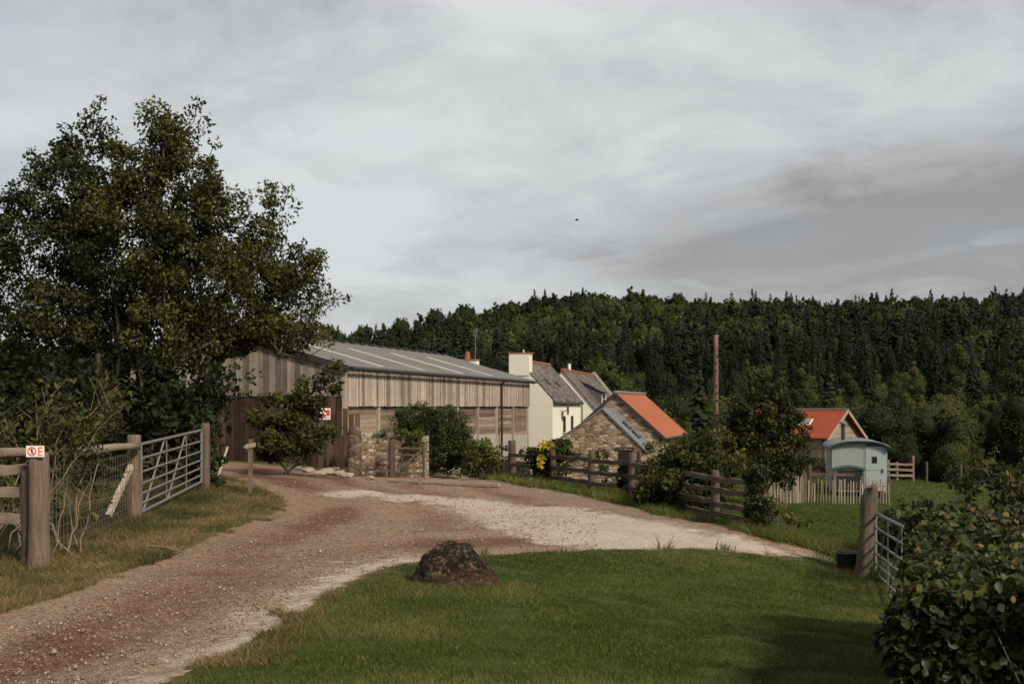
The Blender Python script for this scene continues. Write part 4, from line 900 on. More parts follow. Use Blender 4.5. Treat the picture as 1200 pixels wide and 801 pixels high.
MB().tube([P(180, 588, 16.8)-P(180, 588, 16.8), (0, 0, -.35)], .012, 6).build('drop_bolt', M['dark'], None).name = 'drop_bolt'
db = bpy.data.objects['drop_bolt']; db.parent = gl; db.location = Vector(tuple(P(179, 586, 17.0)))-Vector(gl.location)

def finger_post():
    p = at(293, 22); r = empty('footpath_sign', p, 0, 'slim wooden waymarker with a small white arrow board on the verge', 'signpost'); h = P(0, 514, 22)[2]-p[2]
    MB().beam((0, 0, -.2), (.02, 0, h), .085, .085, .6).build('post', M['post'], r)
    b = MB().prism([(-.13, h-.17), (-.07, h-.115), (.14, h-.075), (.14, h-.165), (-.07, h-.215)], 'y', -.075, -.05); b.build('arrow_board', M['pale_wood'], r); 
finger_post()
p = at(257, 25); lp = empty('leaning_post', p, 0, 'pale split post leaning at the edge of the ivy near the yard', 'post')
MB().beam((-.12, 0, -.1), (.18, .1, .93), .12, .05, .9).build('shaft', M['pale_wood'], lp)

# fences and things in the yard
def brown_hurdle():
    a = P(366, 500, 37.5); z0 = at(366, 37.5)[2]; r = empty('plank_panel', (a[0], a[1], z0), math.radians(8), 'low dark brown plank barrier standing left of the stone pillar', 'barrier'); m = MB(); x = 0; rng = random.Random(6)
    while x < 1.42: m.box((x, 0, .12), (x+.19, .04+.01*rng.random(), 1.32-.06*rng.random()-.1*(x > 1.2)), rng.random()); x += .2
    m.build('planks', M['rust'], r); MB().box((0, .045, .4), (1.45, .09, .5)).box((0, .045, 1.0), (1.45, .09, 1.1)).build('rail', M['darkrail'], r)
    s = empty('plank_panel', (a[0]-.1, a[1]+2.2, z0), math.radians(8), 'taller ragged brown plank screen behind the white and red sign', 'barrier'); m = MB(); x = -.1
    while x < 1.45: m.box((x, 0, -.1), (x+.2, .04, 2.05+.3*rng.random()), rng.random()); x += .24
    m.build('planks', M['rust'], s)
brown_hurdle()
def yard_sign():
    p = P(380, 478, 36.8); z0 = at(380, 36.8)[2]; r = empty('notice_board', (p[0], p[1], z0), 0, 'white notice with red and black pictures by the barn corner', 'sign'); h = p[2]-z0
    MB().beam((-.12, .05, -.2), (-.12, .05, h-.35), .07, .05, .4).beam((.12, .05, -.2), (.12, .05, h-.35), .07, .05, .4).build('post', M['darkpost'], r)
    MB().box((-.23, -.02, h-.42), (.23, .0, h)).build('plate', M['signwhite'], r)
    m = MB()
    for x, w, z, t in ((-.12, .07, .1, .12), (-.02, .05, .1, .16), (.05, .05, .1, .1), (.15, .12, .14, .2)): m.box((x-w/2, -.026, h-.42+z), (x+w/2, -.022, h-.42+z+t))
    m.box((.12, -.026, h-.08), (.18, -.022, h-.05)); m.build('red_figures', M['signred'], r)
    m = MB()
    for x, w, z, t in ((-.17, .05, .18, .15), (-.06, .06, .27, .08), (.05, .08, .27, .07)): m.box((x-w/2, -.0285, h-.42+z), (x+w/2, -.0245, h-.42+z+t))
    m.build('black_figures', M['dark'], r); MB().box((-.2, -.026, h-.37), (.2, -.022, h-.345)).build('text_line', M['signred'], r)
yard_sign()

def small_gate():
    D = 35.9; y = D; a = at(462, D)
    r = empty('small_gate', a, 0, 'small dark wooden gate standing open against the stone wall', 'gate'); o = Vector(tuple(a))
    x1 = at(496.5, D)[0]-a[0]
    post_obj('gate_stile', M['darkrail'], r, (0, 0, 0), 1.22, .045, seed=1, n=8); post_obj('gate_stile', M['darkrail'], r, (x1, 0, 0), 1.18, .05, seed=2, n=8)
    for z in (.12, .34, .78, 1.03): rail_beam(r, o+Vector((.03, 0, z)), o+Vector((x1-.03, 0, z+.0)), .04, .075, M['darkrail'], seed=int(z*100))
    MB().beam((.05, -.045, .15), (x1-.05, -.045, .98), .03, .07, .6).build('brace', M['darkrail'], r)
    f = empty('rail_fence', at(441, D), 0, 'short dark three rail fence beside the small open gate', 'fence'); o = Vector(f.location)
    w = at(459, D)[0]-o.x
    post_obj('post', M['darkpost'], f, (w-.02, .02, 0), 1.3, .1, seed=3)
    for z in (.24, .62, .95): rail_beam(f, o+Vector((0, -.03, z)), o+Vector((w, -.03, z-.01)), .06, .1, M['darkrail'], seed=int(z*77))
small_gate()
def mid_fence():
    ds = [(600, 31.5), (648, 28.9), (693, 26.8), (740, 24.9), (790, 22.8), (838, 20.9), (886, 19.1)]; tops = [1.28, 1.05, 1.1, 1.1, 1.1, 1.05, 1.2]
    P0 = at(*ds[0]); r = empty('rail_fence', P0, 0, 'long dark post and rail fence running beside the lane to the ivy covered post', 'fence'); o = Vector(tuple(P0)); pts = [Vector(tuple(at(*q))) for q in ds]
    for k, (p, h) in enumerate(zip(pts, tops)): post_obj('post', M['darkpost'], r, p-o, h, .13 if k in (0,) else .09, seed=20+k, t=.55)
    rng = random.Random(8)
    for k in range(len(pts)-1):
        for z in (.24, .54, .86) if k < 4 else (.14, .38, .63, .88):
            a = pts[k]+Vector((-.05, -.1, z+rng.uniform(-.03, .03))); b = pts[k+1]+Vector((.05, -.1, z+rng.uniform(-.03, .03))); rail_beam(r, a, b, .07, .11, M['darkrail'], .015, k*10+int(z*10))
mid_fence()
ivp = empty('fence_post', at(893, 18.9), 0, 'pale stake leaning beside the ivy covered fence end', 'post'); post_obj('shaft', M['post'], ivp, (.06, 0, 0), 1.02, .035, seed=41, lean=(-.03, 0), t=.8)

def picket(name, label, px0, d0, px1, d1, h, seed):
    a = at(px0, d0); b = at(px1, d1); r = empty(name, a, 0, label, 'fence'); A_ = Vector(tuple(a)); B_ = Vector(tuple(b)); L = (B_-A_).length; n = int(L/.135); m = MB(); rng = random.Random(seed)
    for k in range(n+1):
        q = A_.lerp(B_, k/n); z = tz(q.x, q.y); q = Vector((q.x, q.y, z))-A_; w = rng.uniform(.035, .065); hh = h*rng.uniform(.85, 1.12); l = rng.uniform(-.05, .05)
        m.beam(q-Vector((0, 0, .1)), q+Vector((l, 0, hh)), w, .025, rng.random(), up=(0, 1, 0))
    m.build('pales', M['paling'], r)
    for z in (.25, .8): 
        w = MB().tube([Vector((0, .03, z)), (B_-A_)+Vector((0, .03, z))], .012, 5); w.build('wire', M['dark'], r)
    for k in range(0, 4): q = A_.lerp(B_, k/3); q = Vector((q.x, q.y, tz(q.x, q.y)))-A_; post_obj('post', M['darkrail'], r, q+Vector((0, .05, 0)), h*1.2, .06, seed=seed+k, n=8)
M['paling'] = wood('paling_wood', (.1, .078, .058), (.22, .18, .14), (.38, .32, .26))
picket('paling_fence', 'chestnut paling fence in front of the shepherd hut', 944, 43, 1042, 43.5, 1.02, 1)
picket('paling_fence', 'left stretch of paling fence below the dark garden tree', 896, 40.5, 942, 42.8, 1.2, 5)
g = empty('rail_fence', at(946, 44.6), 0, 'dark horizontal bar and post between the two paling fences', 'fence'); post_obj('post', M['darkpost'], g, (.1, 0, 0), 1.55, .09, seed=2); rail_beam(g, Vector(g.location)+Vector((.1, -.05, 1.15)), Vector(g.location)+Vector((2.1, -.05, 1.1)), .07, .12, M['darkpost'])
def far_fence():
    a = at(1041, 54); b = at(1070, 54); r = empty('rail_fence', a, 0, 'three rail timber fence on the grass right of the hut', 'fence'); A_, B_ = Vector(tuple(a)), Vector(tuple(b))
    for f, h in ((0, 1.1), (.35, 1.0), (1, 1.35)): q = A_.lerp(B_, f); post_obj('post', M['railx'], r, Vector((q.x, q.y, tz(q.x, q.y)))-A_, h, .07, seed=int(f*9))
    for z in (.3, .6, .9): rail_beam(r, A_+Vector((-.5, -.08, z)), B_+Vector((0, -.08, z)), .06, .12, M['railx'], seed=int(z*10))
far_fence()
for k, (px, lab) in enumerate(((1086, 'thin brown stake on the far grass nearer the hut'), (1126, 'thin brown stake on the far grass beside the leafy stems'))):
    q = empty('fence_post', at(px, 52), 0, lab, 'post'); post_obj('shaft', M['darkrail'], q, (0, 0, 0), 1.2, .06, seed=60+k)

# right gate, post and bucket
pR = at(1010, 16.0)
def right_side():
    r = empty('gate_post', pR, 0, 'thick gnarled timber gate post leaning right beside the black bucket', 'post'); h = P(0, 571, 16)[2]-pR[2]
    m = MB(); pts = []; rr = []
    for k in range(9): f = k/8; pts.append((f*.26-.08+.03*math.sin(f*5), 0, -.3+(h+.3)*f)); rr.append(.14-.045*f+.02*math.sin(k*2.1))
    pts.append((.14, 0, h+.02)); rr.append(.1); m.tube(pts, rr, 14, .35, .45, 5).build('shaft', M['gnarled'], r, True)
    tube_gate('field_gate', 'galvanised seven bar gate hung open on the right beside the big hedge', P(1026, 0, 16.3)[:2], P(1074, 0, 12.4)[:2], P(0, 681, 16.3)[2], P(0, 730, 12.4)[2], 1.12, diag=1)
    b = at(992, 16.3); m = MB(); n = 20; prof = [(.13, 0), (.175, .27), (.19, .28), (.19, .3), (.17, .3), (.12, .03), (.0, .03)]
    V = [(rr_*math.cos(2*math.pi*j/n), rr_*math.sin(2*math.pi*j/n), z) for rr_, z in prof for j in range(n)]; Fc = [(k*n+j, k*n+(j+1) % n, (k+1)*n+(j+1) % n, (k+1)*n+j) for k in range(len(prof)-1) for j in range(n)]
    e = empty('bucket', b, 0, 'black plastic bucket on the grass beside the leaning gate post', 'bucket'); mesh_obj('body', V, Fc, M['dark'], e, smooth_=True)
    MB().tube([(.18*math.cos(a), -.02-.05*math.sin(a), .27-.12*math.sin(a)) for a in [math.pi*k/12 for k in range(13)]], .005, 5).build('handle', M['galv'], e)
right_side()

# boulder
def boulder():
    c = G(534, 686); d = c[1]; n = 84; mrows = 60; V = []
    # footprint and height follow a hewn hump: steep left flank, flat crown, long right flank ending in a low toe
    prof_x = np.array([-.43, -.42, -.38, -.3, -.15, .0, .13, .17, .27, .38, .42, .46]); prof_h = np.array([0, .12, .24, .36, .465, .46, .45, .36, .26, .18, .06, 0])
    for j in range(mrows+1):
        t = j/mrows
        for i in range(n+1):
            s = i/n; x = -.43+.89*s; h = np.interp(x, prof_x, prof_h); y = math.cos(math.pi*t)
            v = Vector((x, -y*.27*math.sqrt(max(.02, 1-((x)/.47)**2)), h*max(0, 1-abs(y)**3.0)**.6-.05))
            q = v*3.2; dsp = .026*mnoise.fractal(q*1.6, 1, 2, 5)+.03*(.4-abs(mnoise.noise(v*11)))+.016*mnoise.noise(v*30)
            lay = -.03*max(0, 1-abs(v.z-.1-.25*(v.x-.1))*40)*(v.x > 0); nv = Vector((v.x*.7, v.y*1.4, v.z+.1)).normalized(); V.append(tuple(v+nv*(dsp+lay)))
    Fc = [(j*(n+1)+i, j*(n+1)+i+1, (j+1)*(n+1)+i+1, (j+1)*(n+1)+i) for j in range(mrows) for i in range(n)]
    b = NB('conglomerate_rock'); v = b.co((1, 1, 1.1)); vc = b.n('ShaderNodeTexVoronoi'); b.l(v, vc.inputs['Vector']); vc.inputs['Scale'].default_value = 34; sp = b.n('ShaderNodeSeparateColor'); b.l(vc.outputs['Color'], sp.inputs[0])
    n1 = b.noise(v, 9, 8, .72); n2 = b.noise(v, 40, 4, .7); sx = b.n('ShaderNodeSeparateXYZ'); b.l(b.co(), sx.inputs[0])
    n4 = b.noise(v, 30, 6, .8); f = b.math('ADD', b.math('MULTIPLY', n1, .45), b.math('ADD', b.math('MULTIPLY', sp.outputs[0], .1), b.math('MULTIPLY', n4, .5)))
    c1 = b.ramp(f, [(.46, (.007, .006, .004)), (.53, (.028, .02, .012)), (.575, (.1, .064, .04)), (.64, (.3, .22, .155))])
    low = b.ramp(sx.outputs[2], [(.02, (.19, .1, .06)), (.16, (.1, .07, .03))]); c2 = b.mix(b.ramp(sx.outputs[2], [(.0, .55), (.2, .0)]), c1, low)
    moss = b.math('MULTIPLY', b.ramp(b.noise(v, 5, 4), [(.5, 0.0), (.7, 1.0)]), .35); b.col(b.mix(moss, c2, (.055, .055, .014))); b.bump(b.math('ADD', b.math('ADD', n1, n4), b.math('MULTIPLY', vc.outputs['Distance'], -.4)), 1, .06)
    o = mesh_obj('boulder', V, Fc, b.m, smooth_=True); o.location = (c[0], c[1]+.1, c[2]); tag(o, 'dark brown lumpy boulder on the lawn beside the track', 'rock')
boulder()
# loose stones in the yard, fallen stick, concrete kerb beam
def lump(name, label, px, py, r, seed, mat, sq=.6, group=None, cat='stone'):
    c = G(px, py); n, m = 12, 7; V = []
    for j in range(m+1):
        for i in range(n):
            a, t = 2*math.pi*i/n, math.pi*j/m; q = Vector((math.sin(t)*math.cos(a), math.sin(t)*math.sin(a), math.cos(t))); k = r*(1+.3*mnoise.noise(q*1.5+Vector((seed*3, 0, 0)))); V.append((q.x*k*1.3, q.y*k, q.z*k*sq))
    Fc = [(j*n+i, j*n+(i+1) % n, (j+1)*n+(i+1) % n, (j+1)*n+i) for j in range(m) for i in range(n)]; o = mesh_obj(name, V, Fc, mat); o.location = (c[0], c[1], c[2]+r*sq*.3); o.rotation_euler = (0, 0, seed); return tag(o, label, cat, group)
for k, (px, py, r_) in enumerate(((352, 549, .16), (361, 553, .26), (372, 556, .24), (384, 554, .3), (398, 556, .26), (407, 558, .18), (389, 549, .22), (434, 560, .12), (335, 554, .1))):
    lump('loose_stone', 'pale rubble stone lying below the brown plank barrier', px, py, r_, k+1, M['pebble'], .5, 'rubble stones by the gate pillar')
stk = empty('fallen_stick', G(197, 646), 0, 'bare fallen stick lying across the dry verge', 'stick')
o = Vector(stk.location); MB().tube([Vector(tuple(G(176, 643)))-o+Vector((0, 0, .03)), Vector((0, 0, .045)), Vector(tuple(G(216, 650)))-o+Vector((0, 0, .02))], [.018, .022, .01], 7).build('branch', M['twig'], stk)
kb = empty('kerb_beam', G(520, 566), 0, 'low flat concrete edging beam across the yard in front of the gate', 'kerb'); o = Vector(kb.location)
MB().beam(Vector(tuple(G(455, 563)))-o+Vector((0, 0, .02)), Vector(tuple(G(585, 569)))-o+Vector((0, 0, .03)), .16, .06).build('beam', M['kerb'], kb)
# bird far up
bd = P(676, 258, 70); bm = MB(); bm.add([(-.22, 0, 0), (-.05, .05, .02), (.12, .04, .03), (.2, 0, .01), (.12, -.04, .03), (-.05, -.05, .02), (.02, 0, -.04), (.02, 0, .06)], [(0, 1, 7), (1, 2, 7), (2, 3, 7), (3, 4, 7), (4, 5, 7), (5, 0, 7), (1, 0, 6), (2, 1, 6), (3, 2, 6), (4, 3, 6), (5, 4, 6), (0, 5, 6)])
bm.add([(-.04, .03, .02), (.08, .03, .02), (.02, .2, .1), (-.1, .36, .04)], [(0, 1, 2, 3)]); bm.add([(-.04, -.03, .02), (.08, -.03, .02), (.02, -.2, .1), (-.1, -.36, .04)], [(3, 2, 1, 0)])
o = bm.build('bird', M['dark']); o.location = bd; tag(o, 'small dark bird flying alone in the grey sky', 'bird')

# ------------------------------------------------------------------ trees and shrubs near
def V3(px, py, d): return P(px, py, d)
tA, tB, tC = at(118, 25), at(182, 24.5), at(232, 27)
plant('tree', 'tall dark broadleaved tree with rounded top at the far left', 'tree', tA, [(100,162,34,32),(72,225,48,48),(112,240,45,50),(22,262,34,42,0,.7),(60,300,60,45),(125,315,55,50),(15,340,45,45,1,.5),(75,375,70,40),(5,400,45,35,1,.55),(140,390,50,35)], 25, 11,
        .54, .44, 170, .062, 'leafA', [[tA, V3(118, 450, 25), V3(112, 380, 25), V3(108, 300, 25), V3(100, 200, 25)], [tA+np.array((.2, .3, 0)), V3(95, 440, 25.5), V3(70, 350, 25.6), V3(50, 290, 25.4)], [tA-np.array((.3, .2, 0)), V3(140, 430, 24.6), V3(135, 330, 24.4)]], .011, sprigs=90, tv=.6)
plant('tree', 'tallest broadleaved tree in the left group with thin twigs above its crown', 'tree', tB, [(174,138,13,18,0,.5),(203,160,32,34),(180,190,42,40),(215,215,50,45),(160,265,45,55),(225,275,52,50),(255,235,28,30,0,.8),(190,330,60,45),(240,335,55,40),(205,385,60,40)], 24.5, 12,
        .54, .44, 165, .06, 'leafB', [[tB, V3(170, 470, 24.5), V3(163, 420, 24.4), V3(175, 330, 24.5), V3(190, 220, 24.5), V3(172, 125, 24.5)], [tB+np.array((.1, .2, 0)), V3(185, 440, 24.9), V3(215, 360, 25), V3(225, 270, 24.9)]], .011, sprigs=110, tb=.55, tv=.6)
plant('tree', 'spreading tree leaning right over the barn end with drooping boughs', 'tree', tC, [(312,238,22,26,0,.7),(300,275,32,26),(268,290,35,35),(345,312,36,26),(372,302,14,12,0,.8),(305,330,50,35),(350,345,34,28),(280,375,55,35),(330,385,48,32),(365,375,22,26,0,.8),(252,402,42,22),(300,398,36,18),(345,400,22,12,0,.8)], 26, 13,
        .52, .42, 165, .058, 'leafB', [[tC, V3(238, 450, 26.8), V3(245, 400, 26.5), V3(265, 340, 26.3), V3(285, 280, 26)], [tC+np.array((.1, -.1, 0)), V3(250, 430, 26.2), V3(285, 390, 26), V3(330, 360, 26)]], .011, sprigs=120, tb=.52, tv=.6)
# top sprig
plant('hedge', 'dark overgrown hedge and ivy thicket below the left trees', 'hedge', at(110, 24), [(-60,470,60,60),(0,470,50,55),(50,480,50,55),(105,480,50,60),(155,485,45,55),(205,480,42,62),(235,470,28,50),(262,450,22,36),(-30,530,60,40),(30,540,60,35),(100,540,60,30),(165,535,50,35),(215,530,40,35)], 24.5, 21, .62, .45, 70, .1, 'leafD', rtip=.007, tb=.4, parts=('branches', 'leaves'), sprigs=20)
plant('hedge', 'dark tree and bramble screen filling the field edge behind the left trees', 'hedge', at(40, 33), [(-80,430,70,70),(0,430,70,60),(70,430,70,65),(140,440,60,60),(200,440,50,60),(235,490,30,50),(20,500,80,45),(120,500,80,45)], 33, 27, .95, .65, 60, .14, 'leafD', rtip=.01, tb=.3, parts=('branches', 'leaves'))
plant('ivy', 'dark green ivy smothering the far post of the left gate', 'ivy', at(236, 21.9), [(240,520,13,35),(228,540,14,28),(248,550,14,22),(238,495,10,20),(222,565,12,12)], 22, 22, .3, .24, 60, .075, 'leafD', tb=.6, parts=('stems', 'leaves'))
plant('shrub', 'upright leafy shrub with pale tips in front of the barn end wall', 'shrub', at(340, 33), [(340,510,36,26),(318,515,20,22),(360,462,13,24),(380,440,12,14,0,.6),(352,482,24,24),(326,478,16,20,0,.6),(376,510,18,14),(305,490,10,16,0,.6),(392,440,7,14,0,.5),(394,462,6,12,0,.5)], 33, 23, .42, .32, 80, .085, 'leafB', rtip=.008, tb=.55, tv=.5, parts=('stems', 'leaves'), sprigs=60)
plant('bush', 'large domed dark green bush against the barn side', 'bush', at(505, 38), [(492,498,30,24),(525,512,26,36),(505,520,36,32),(480,495,20,18),(535,530,18,24),(505,540,34,14),(498,482,24,9)], 38.3, 24, .36, .28, 110, .05, 'leafD', tb=.75, tv=.35, parts=('stems', 'leaves'), sprigs=30)
plant('bush', 'smaller yellowish green bush right of the large domed bush', 'bush', at(562, 37), [(562,535,18,18),(556,545,16,12),(572,545,12,12),(560,520,12,9)], 37, 25, .3, .24, 100, .06, 'leafG', tb=.55, parts=('stems', 'leaves'))
plant('shrub', 'thin shrub with reddish flowers by the low stone wall', 'shrub', at(586, 36), [(586,535,8,16),(590,548,8,8)], 36, 26, .3, .2, 40, .06, 'leafB', tb=.6, parts=('stems', 'leaves'))
plant('ivy', 'green creeper trailing over the top of the stone wall', 'ivy', at(470, 36.5), [(452,508,12,4),(466,507,14,4),(482,512,14,8),(488,522,10,12)], 36.6, 28, .22, .18, 50, .05, 'leafG', tb=.5, parts=('stems', 'leaves'), floor=False)
plant('bush', 'dark glossy bush with yellow leaves growing through the rail fence', 'bush', at(645, 29), [(645,540,22,20),(635,528,14,12),(655,528,14,12),(645,556,16,12),(662,525,8,7)], 29.3, 29, .3, .24, 90, .085, 'leafA', tb=.55, tv=.4, parts=('stems', 'leaves'), sprigs=12)
rng0 = np.random.default_rng(3)
yc = lobes_to_clusters([(640,521,9,7),(636,538,5,8)], rng0, .25, 28.6); Vy, Fy, ty = leaf_arrays(yc, np.full(len(yc), .14), 26, .07, rng0); yb = [o for o in bpy.data.objects if o.get('label', '').startswith('dark glossy bush')][0]
mesh_obj('yellow_leaves', Vy-np.array(yb.location), Fy, M['yellow'], yb, tint=ty)
plant('bush', 'big rounded dark bush overhanging the middle of the rail fence', 'bush', at(808, 22.5), [(800,560,46,38),(768,575,24,30),(832,565,24,34),(815,530,32,18),(795,590,46,18),(850,540,16,16),(775,600,26,10)], 22.8, 30, .34, .3, 140, .06, 'leafA', tb=.58, tv=.4, parts=('stems', 'leaves'), sprigs=40)
plant('bush', 'small dark shrub spilling through the fence left of the big rounded bush', 'bush', at(742, 25), [(742,562,15,20),(752,548,10,10),(735,578,12,9)], 25.2, 31, .3, .22, 80, .07, 'leafD', tb=.6, parts=('stems', 'leaves'))
plant('shrub', 'brownish flowering shrub around the foot of the telegraph pole', 'shrub', at(835, 33), [(835,520,28,14),(812,530,20,12),(858,530,16,12),(845,540,30,18),(852,515,14,14)], 33, 32, .42, .3, 60, .08, 'leafB', tb=.72, parts=('stems', 'leaves'), sprigs=25)
tG = at(897, 38)
plant('tree', 'dense round garden tree with light topmost shoots right of the pole', 'tree', tG, [(865,485,20,20),(900,470,24,22),(880,490,28,24),(915,500,28,28),(892,520,42,28),(930,530,24,24),(862,520,20,24,0,.8),(900,452,14,12,0,.8),(875,545,28,20),(915,550,28,18),(888,445,8,8,0,.8)], 38, 33, .46, .34, 90, .085, 'leafA', [[tG, V3(897, 530, 38), V3(895, 480, 38)]], tb=.52, tv=.45, sprigs=60)
plant('ivy', 'ivy clump smothering the last post of the long rail fence', 'ivy', at(888, 19.0), [(886,560,13,14),(887,582,12,20),(886,606,11,16),(889,550,9,7)], 18.9, 34, .17, .16, 120, .045, 'leafD', tb=.65, parts=('stems', 'leaves'))
plant('shrub', 'scruffy straggling shrub right of the ivy covered post', 'shrub', at(920, 19.5), [(912,598,18,18,0,.8),(932,612,18,12,0,.6),(905,585,9,20)], 19.8, 35, .3, .2, 45, .05, 'leafB', tb=.75, parts=('stems', 'leaves'), sprigs=30, long=2.4)
plant('shrub', 'leafy garden shrub beside the left wall of the stone cottage', 'shrub', at(780, 50), [(785,545,26,14),(765,530,8,14),(795,530,14,12)], 50, 36, .5, .35, 60, .1, 'leafG', tb=.45, parts=('stems', 'leaves'))
plant('shrub', 'low shrub at the foot of the timber house behind the palings', 'shrub', at(960, 56), [(962,548,14,10),(945,540,14,14),(930,548,14,10)], 56, 37, .5, .35, 60, .1, 'leafB', tb=.5, parts=('stems', 'leaves'))
plant('bush', 'green garden bush inside the rail fence below the cottage', 'bush', at(705, 36), [(700,552,16,8),(718,560,12,9)], 36, 38, .36, .26, 60, .08, 'leafG', tb=.3, parts=('stems', 'leaves'))
plant('bush', 'low garden planting between the rail fence and white house', 'bush', at(630, 45), [(622,530,14,6),(690,536,22,6),(660,534,20,5)], 45, 39, .42, .3, 60, .09, 'leafB', tb=.5, parts=('stems', 'leaves'))
plant('hedge', 'dark bramble hedge behind the right gate', 'hedge', at(1075, 17), [(1065,610,34,28),(1100,605,40,24),(1060,640,30,30),(1150,600,50,30),(1210,590,50,40),(1090,640,40,30)], 17, 40, .4, .3, 80, .07, 'leafD', tb=.6, parts=('stems', 'leaves'), sprigs=30)
plant('shrub', 'tall wispy shrub with pale leafy stems rising above the right hedge', 'shrub', at(1165, 14), [(1150,570,14,26,0,.7),(1148,535,8,20,0,.6),(1170,560,12,26,0,.6),(1190,565,14,20,0,.7),(1128,578,14,16,0,.7),(1200,580,14,20)], 14, 41, .26, .17, 30, .055, 'leafB', rtip=.005, tb=.5, parts=('stems', 'leaves'), sprigs=40)
plant('bush', 'dark thicket at the meadow edge right of the three rail fence', 'bush', at(1180, 60), [(1160,560,60,14),(1230,560,60,20),(1110,568,24,6)], 60, 42, .8, .55, 60, .14, 'leafD', tb=.5, parts=('stems', 'leaves'))
# white flowers in the garden
for k, (px, py) in enumerate(((729, 548), (735, 553), (725, 557), (715, 563))):
    rg = np.random.default_rng(50+k); p = P(px, py, 27+k*.3); g0 = at(px, p[1]); r = empty('flower', g0, 0, 'white garden flower head beside the rail fence', 'flower', 'white flowers inside the fence')
    V_, F_, t_ = leaf_arrays(np.array([p]), np.array([.07]), 26, .06, rg); mesh_obj('petals', V_-g0, F_, M['flower'], r, tint=t_); MB().tube([(0, 0, 0), tuple(p-g0)], .008, 5).build('stem', M['leafD'], r)
def arching_shrub():
    rng = np.random.default_rng(61); b = at(70, 11.9); segs0, segs1, ra, rb = [], [], [], []; tips = []
    for k in range(30):
        f = rng.random(); e = P(rng.uniform(-90, 150), rng.uniform(440, 525), 12+rng.uniform(.2, 1.8)); p0 = b+np.array((rng.uniform(-1.3, .1), rng.uniform(.3, .9), 0)); n = 9; q = [p0]
        for i in range(1, n+1):
            t = i/n; s = p0+(e-p0)*t; s[2] += .3*math.sin(math.pi*t*.8)*abs(e[0]-p0[0])*.4; s += rng.normal(size=3)*.025; q.append(s)
            if t > .6: tips.append(s); 
        for i in range(n): r0 = .009*(1-i/n)+.002; segs0.append(q[i]); segs1.append(q[i+1]); ra.append(r0); rb.append(.009*(1-(i+1)/n)+.002)
        for _ in range(3):
            i = rng.integers(3, n); s = q[i]; e2 = s+rng.normal(size=3)*.22+np.array((0, 0, .1)); segs0.append(s); segs1.append(e2); ra.append(.004); rb.append(.002); tips.append(e2)
    r = empty('shrub', b, 0, 'sparse arching shrub with bare tan branches behind the thick sign post', 'shrub')
    V, Fc = tubes(segs0, segs1, ra, rb, 6); mesh_obj('branches', V-b, Fc, M['twig'], r, smooth_=True)
    tips = np.array(tips); V, Fc, t = leaf_arrays(tips, np.full(len(tips), .14), 13, .036, rng, 0, 2.4, .5, .5, fold=True); mesh_obj('leaves', V-b, Fc, M['leafB'], r, tint=t)
arching_shrub()
def big_hedge():
    rng = np.random.default_rng(71); n = 130000
    # rounded box between world corners, clipped hedge running away from the camera on the right
    x0, x1, y0, y1 = 2.62, 6.6, 4.9, 8.9; base = np.array((4.2, 6.5, tz(4.2, 6.5))); H = .86
    q = rng.random((n, 3)); face = rng.random(n); dep = np.abs(rng.normal(size=n))*.16
    X = x0+(x1-x0)*q[:, 0]; Y = y0+(y1-y0)*q[:, 1]; Z = q[:, 2]
    fl = face < .42; X[fl] = x0+dep[fl]; ft = (face >= .42) & (face < .72); Z[ft] = 1-dep[ft]*.55; ff = (face >= .72) & (face < .9); Y[ff] = y1-dep[ff]; fr = face >= .95; Y[fr] = y0+dep[fr]
    u_ = (X-x0)/(x1-x0); fc = 2.12+(Y-5.5)*.42+(fbm(Y*1.4, Z*2.2+3, 3, 81)-.5)*.4+.05*(1-Z); X = fc+(x1-fc)*u_
    top = .76+.06*np.clip((X-3)/2, 0, 1)+.10*(fbm(X*1.3, Y*1.3, 3, 82)-.5)*3; X = X+.25*np.maximum(Z-.8, 0)*(1-u_)
    g = terrain(X, Y); Zw = g+Z*(top-g)
    c = np.stack([X, Y, Zw], 1); V, Fc, t = leaf_arrays(c, np.full(n, .03), 1, .039, rng, .2, 1.35, .35, .5, fold=True)
    tt = np.clip(.06+.4*rng.random(n)**1.6+np.where(Z > .93, .5*rng.random(n)**1.1+.08, 0)+.25*(fbm(X*2, Y*2+Zw*2, 2, 83)-.5), 0, 1); t = np.repeat(tt, 6)
    r = empty('hedge', base, 0, 'clipped broadleaved hedge with browning top leaves in the right foreground', 'hedge'); mesh_obj('leaves', V-base, Fc, M['leafH'], r, tint=t)
    s0 = []; s1 = []
    for k in range(900):
        yb_ = rng.uniform(y0, y1-.1); a = np.array((rng.uniform(2.4+(yb_-5.5)*.42, x1), yb_, 0)); a[2] = tz(a[0], a[1])+rng.uniform(0, .5); s0.append(a); s1.append(a+np.array((rng.normal()*.15, rng.normal()*.15, rng.uniform(.15, .42))))
    V, Fc = tubes(s0, s1, np.full(900, .007), np.full(900, .003), 5); mesh_obj('branches', V-base, Fc, M['bark'], r, tint=np.full(len(V), .5))
    # shoots at the top
big_hedge()

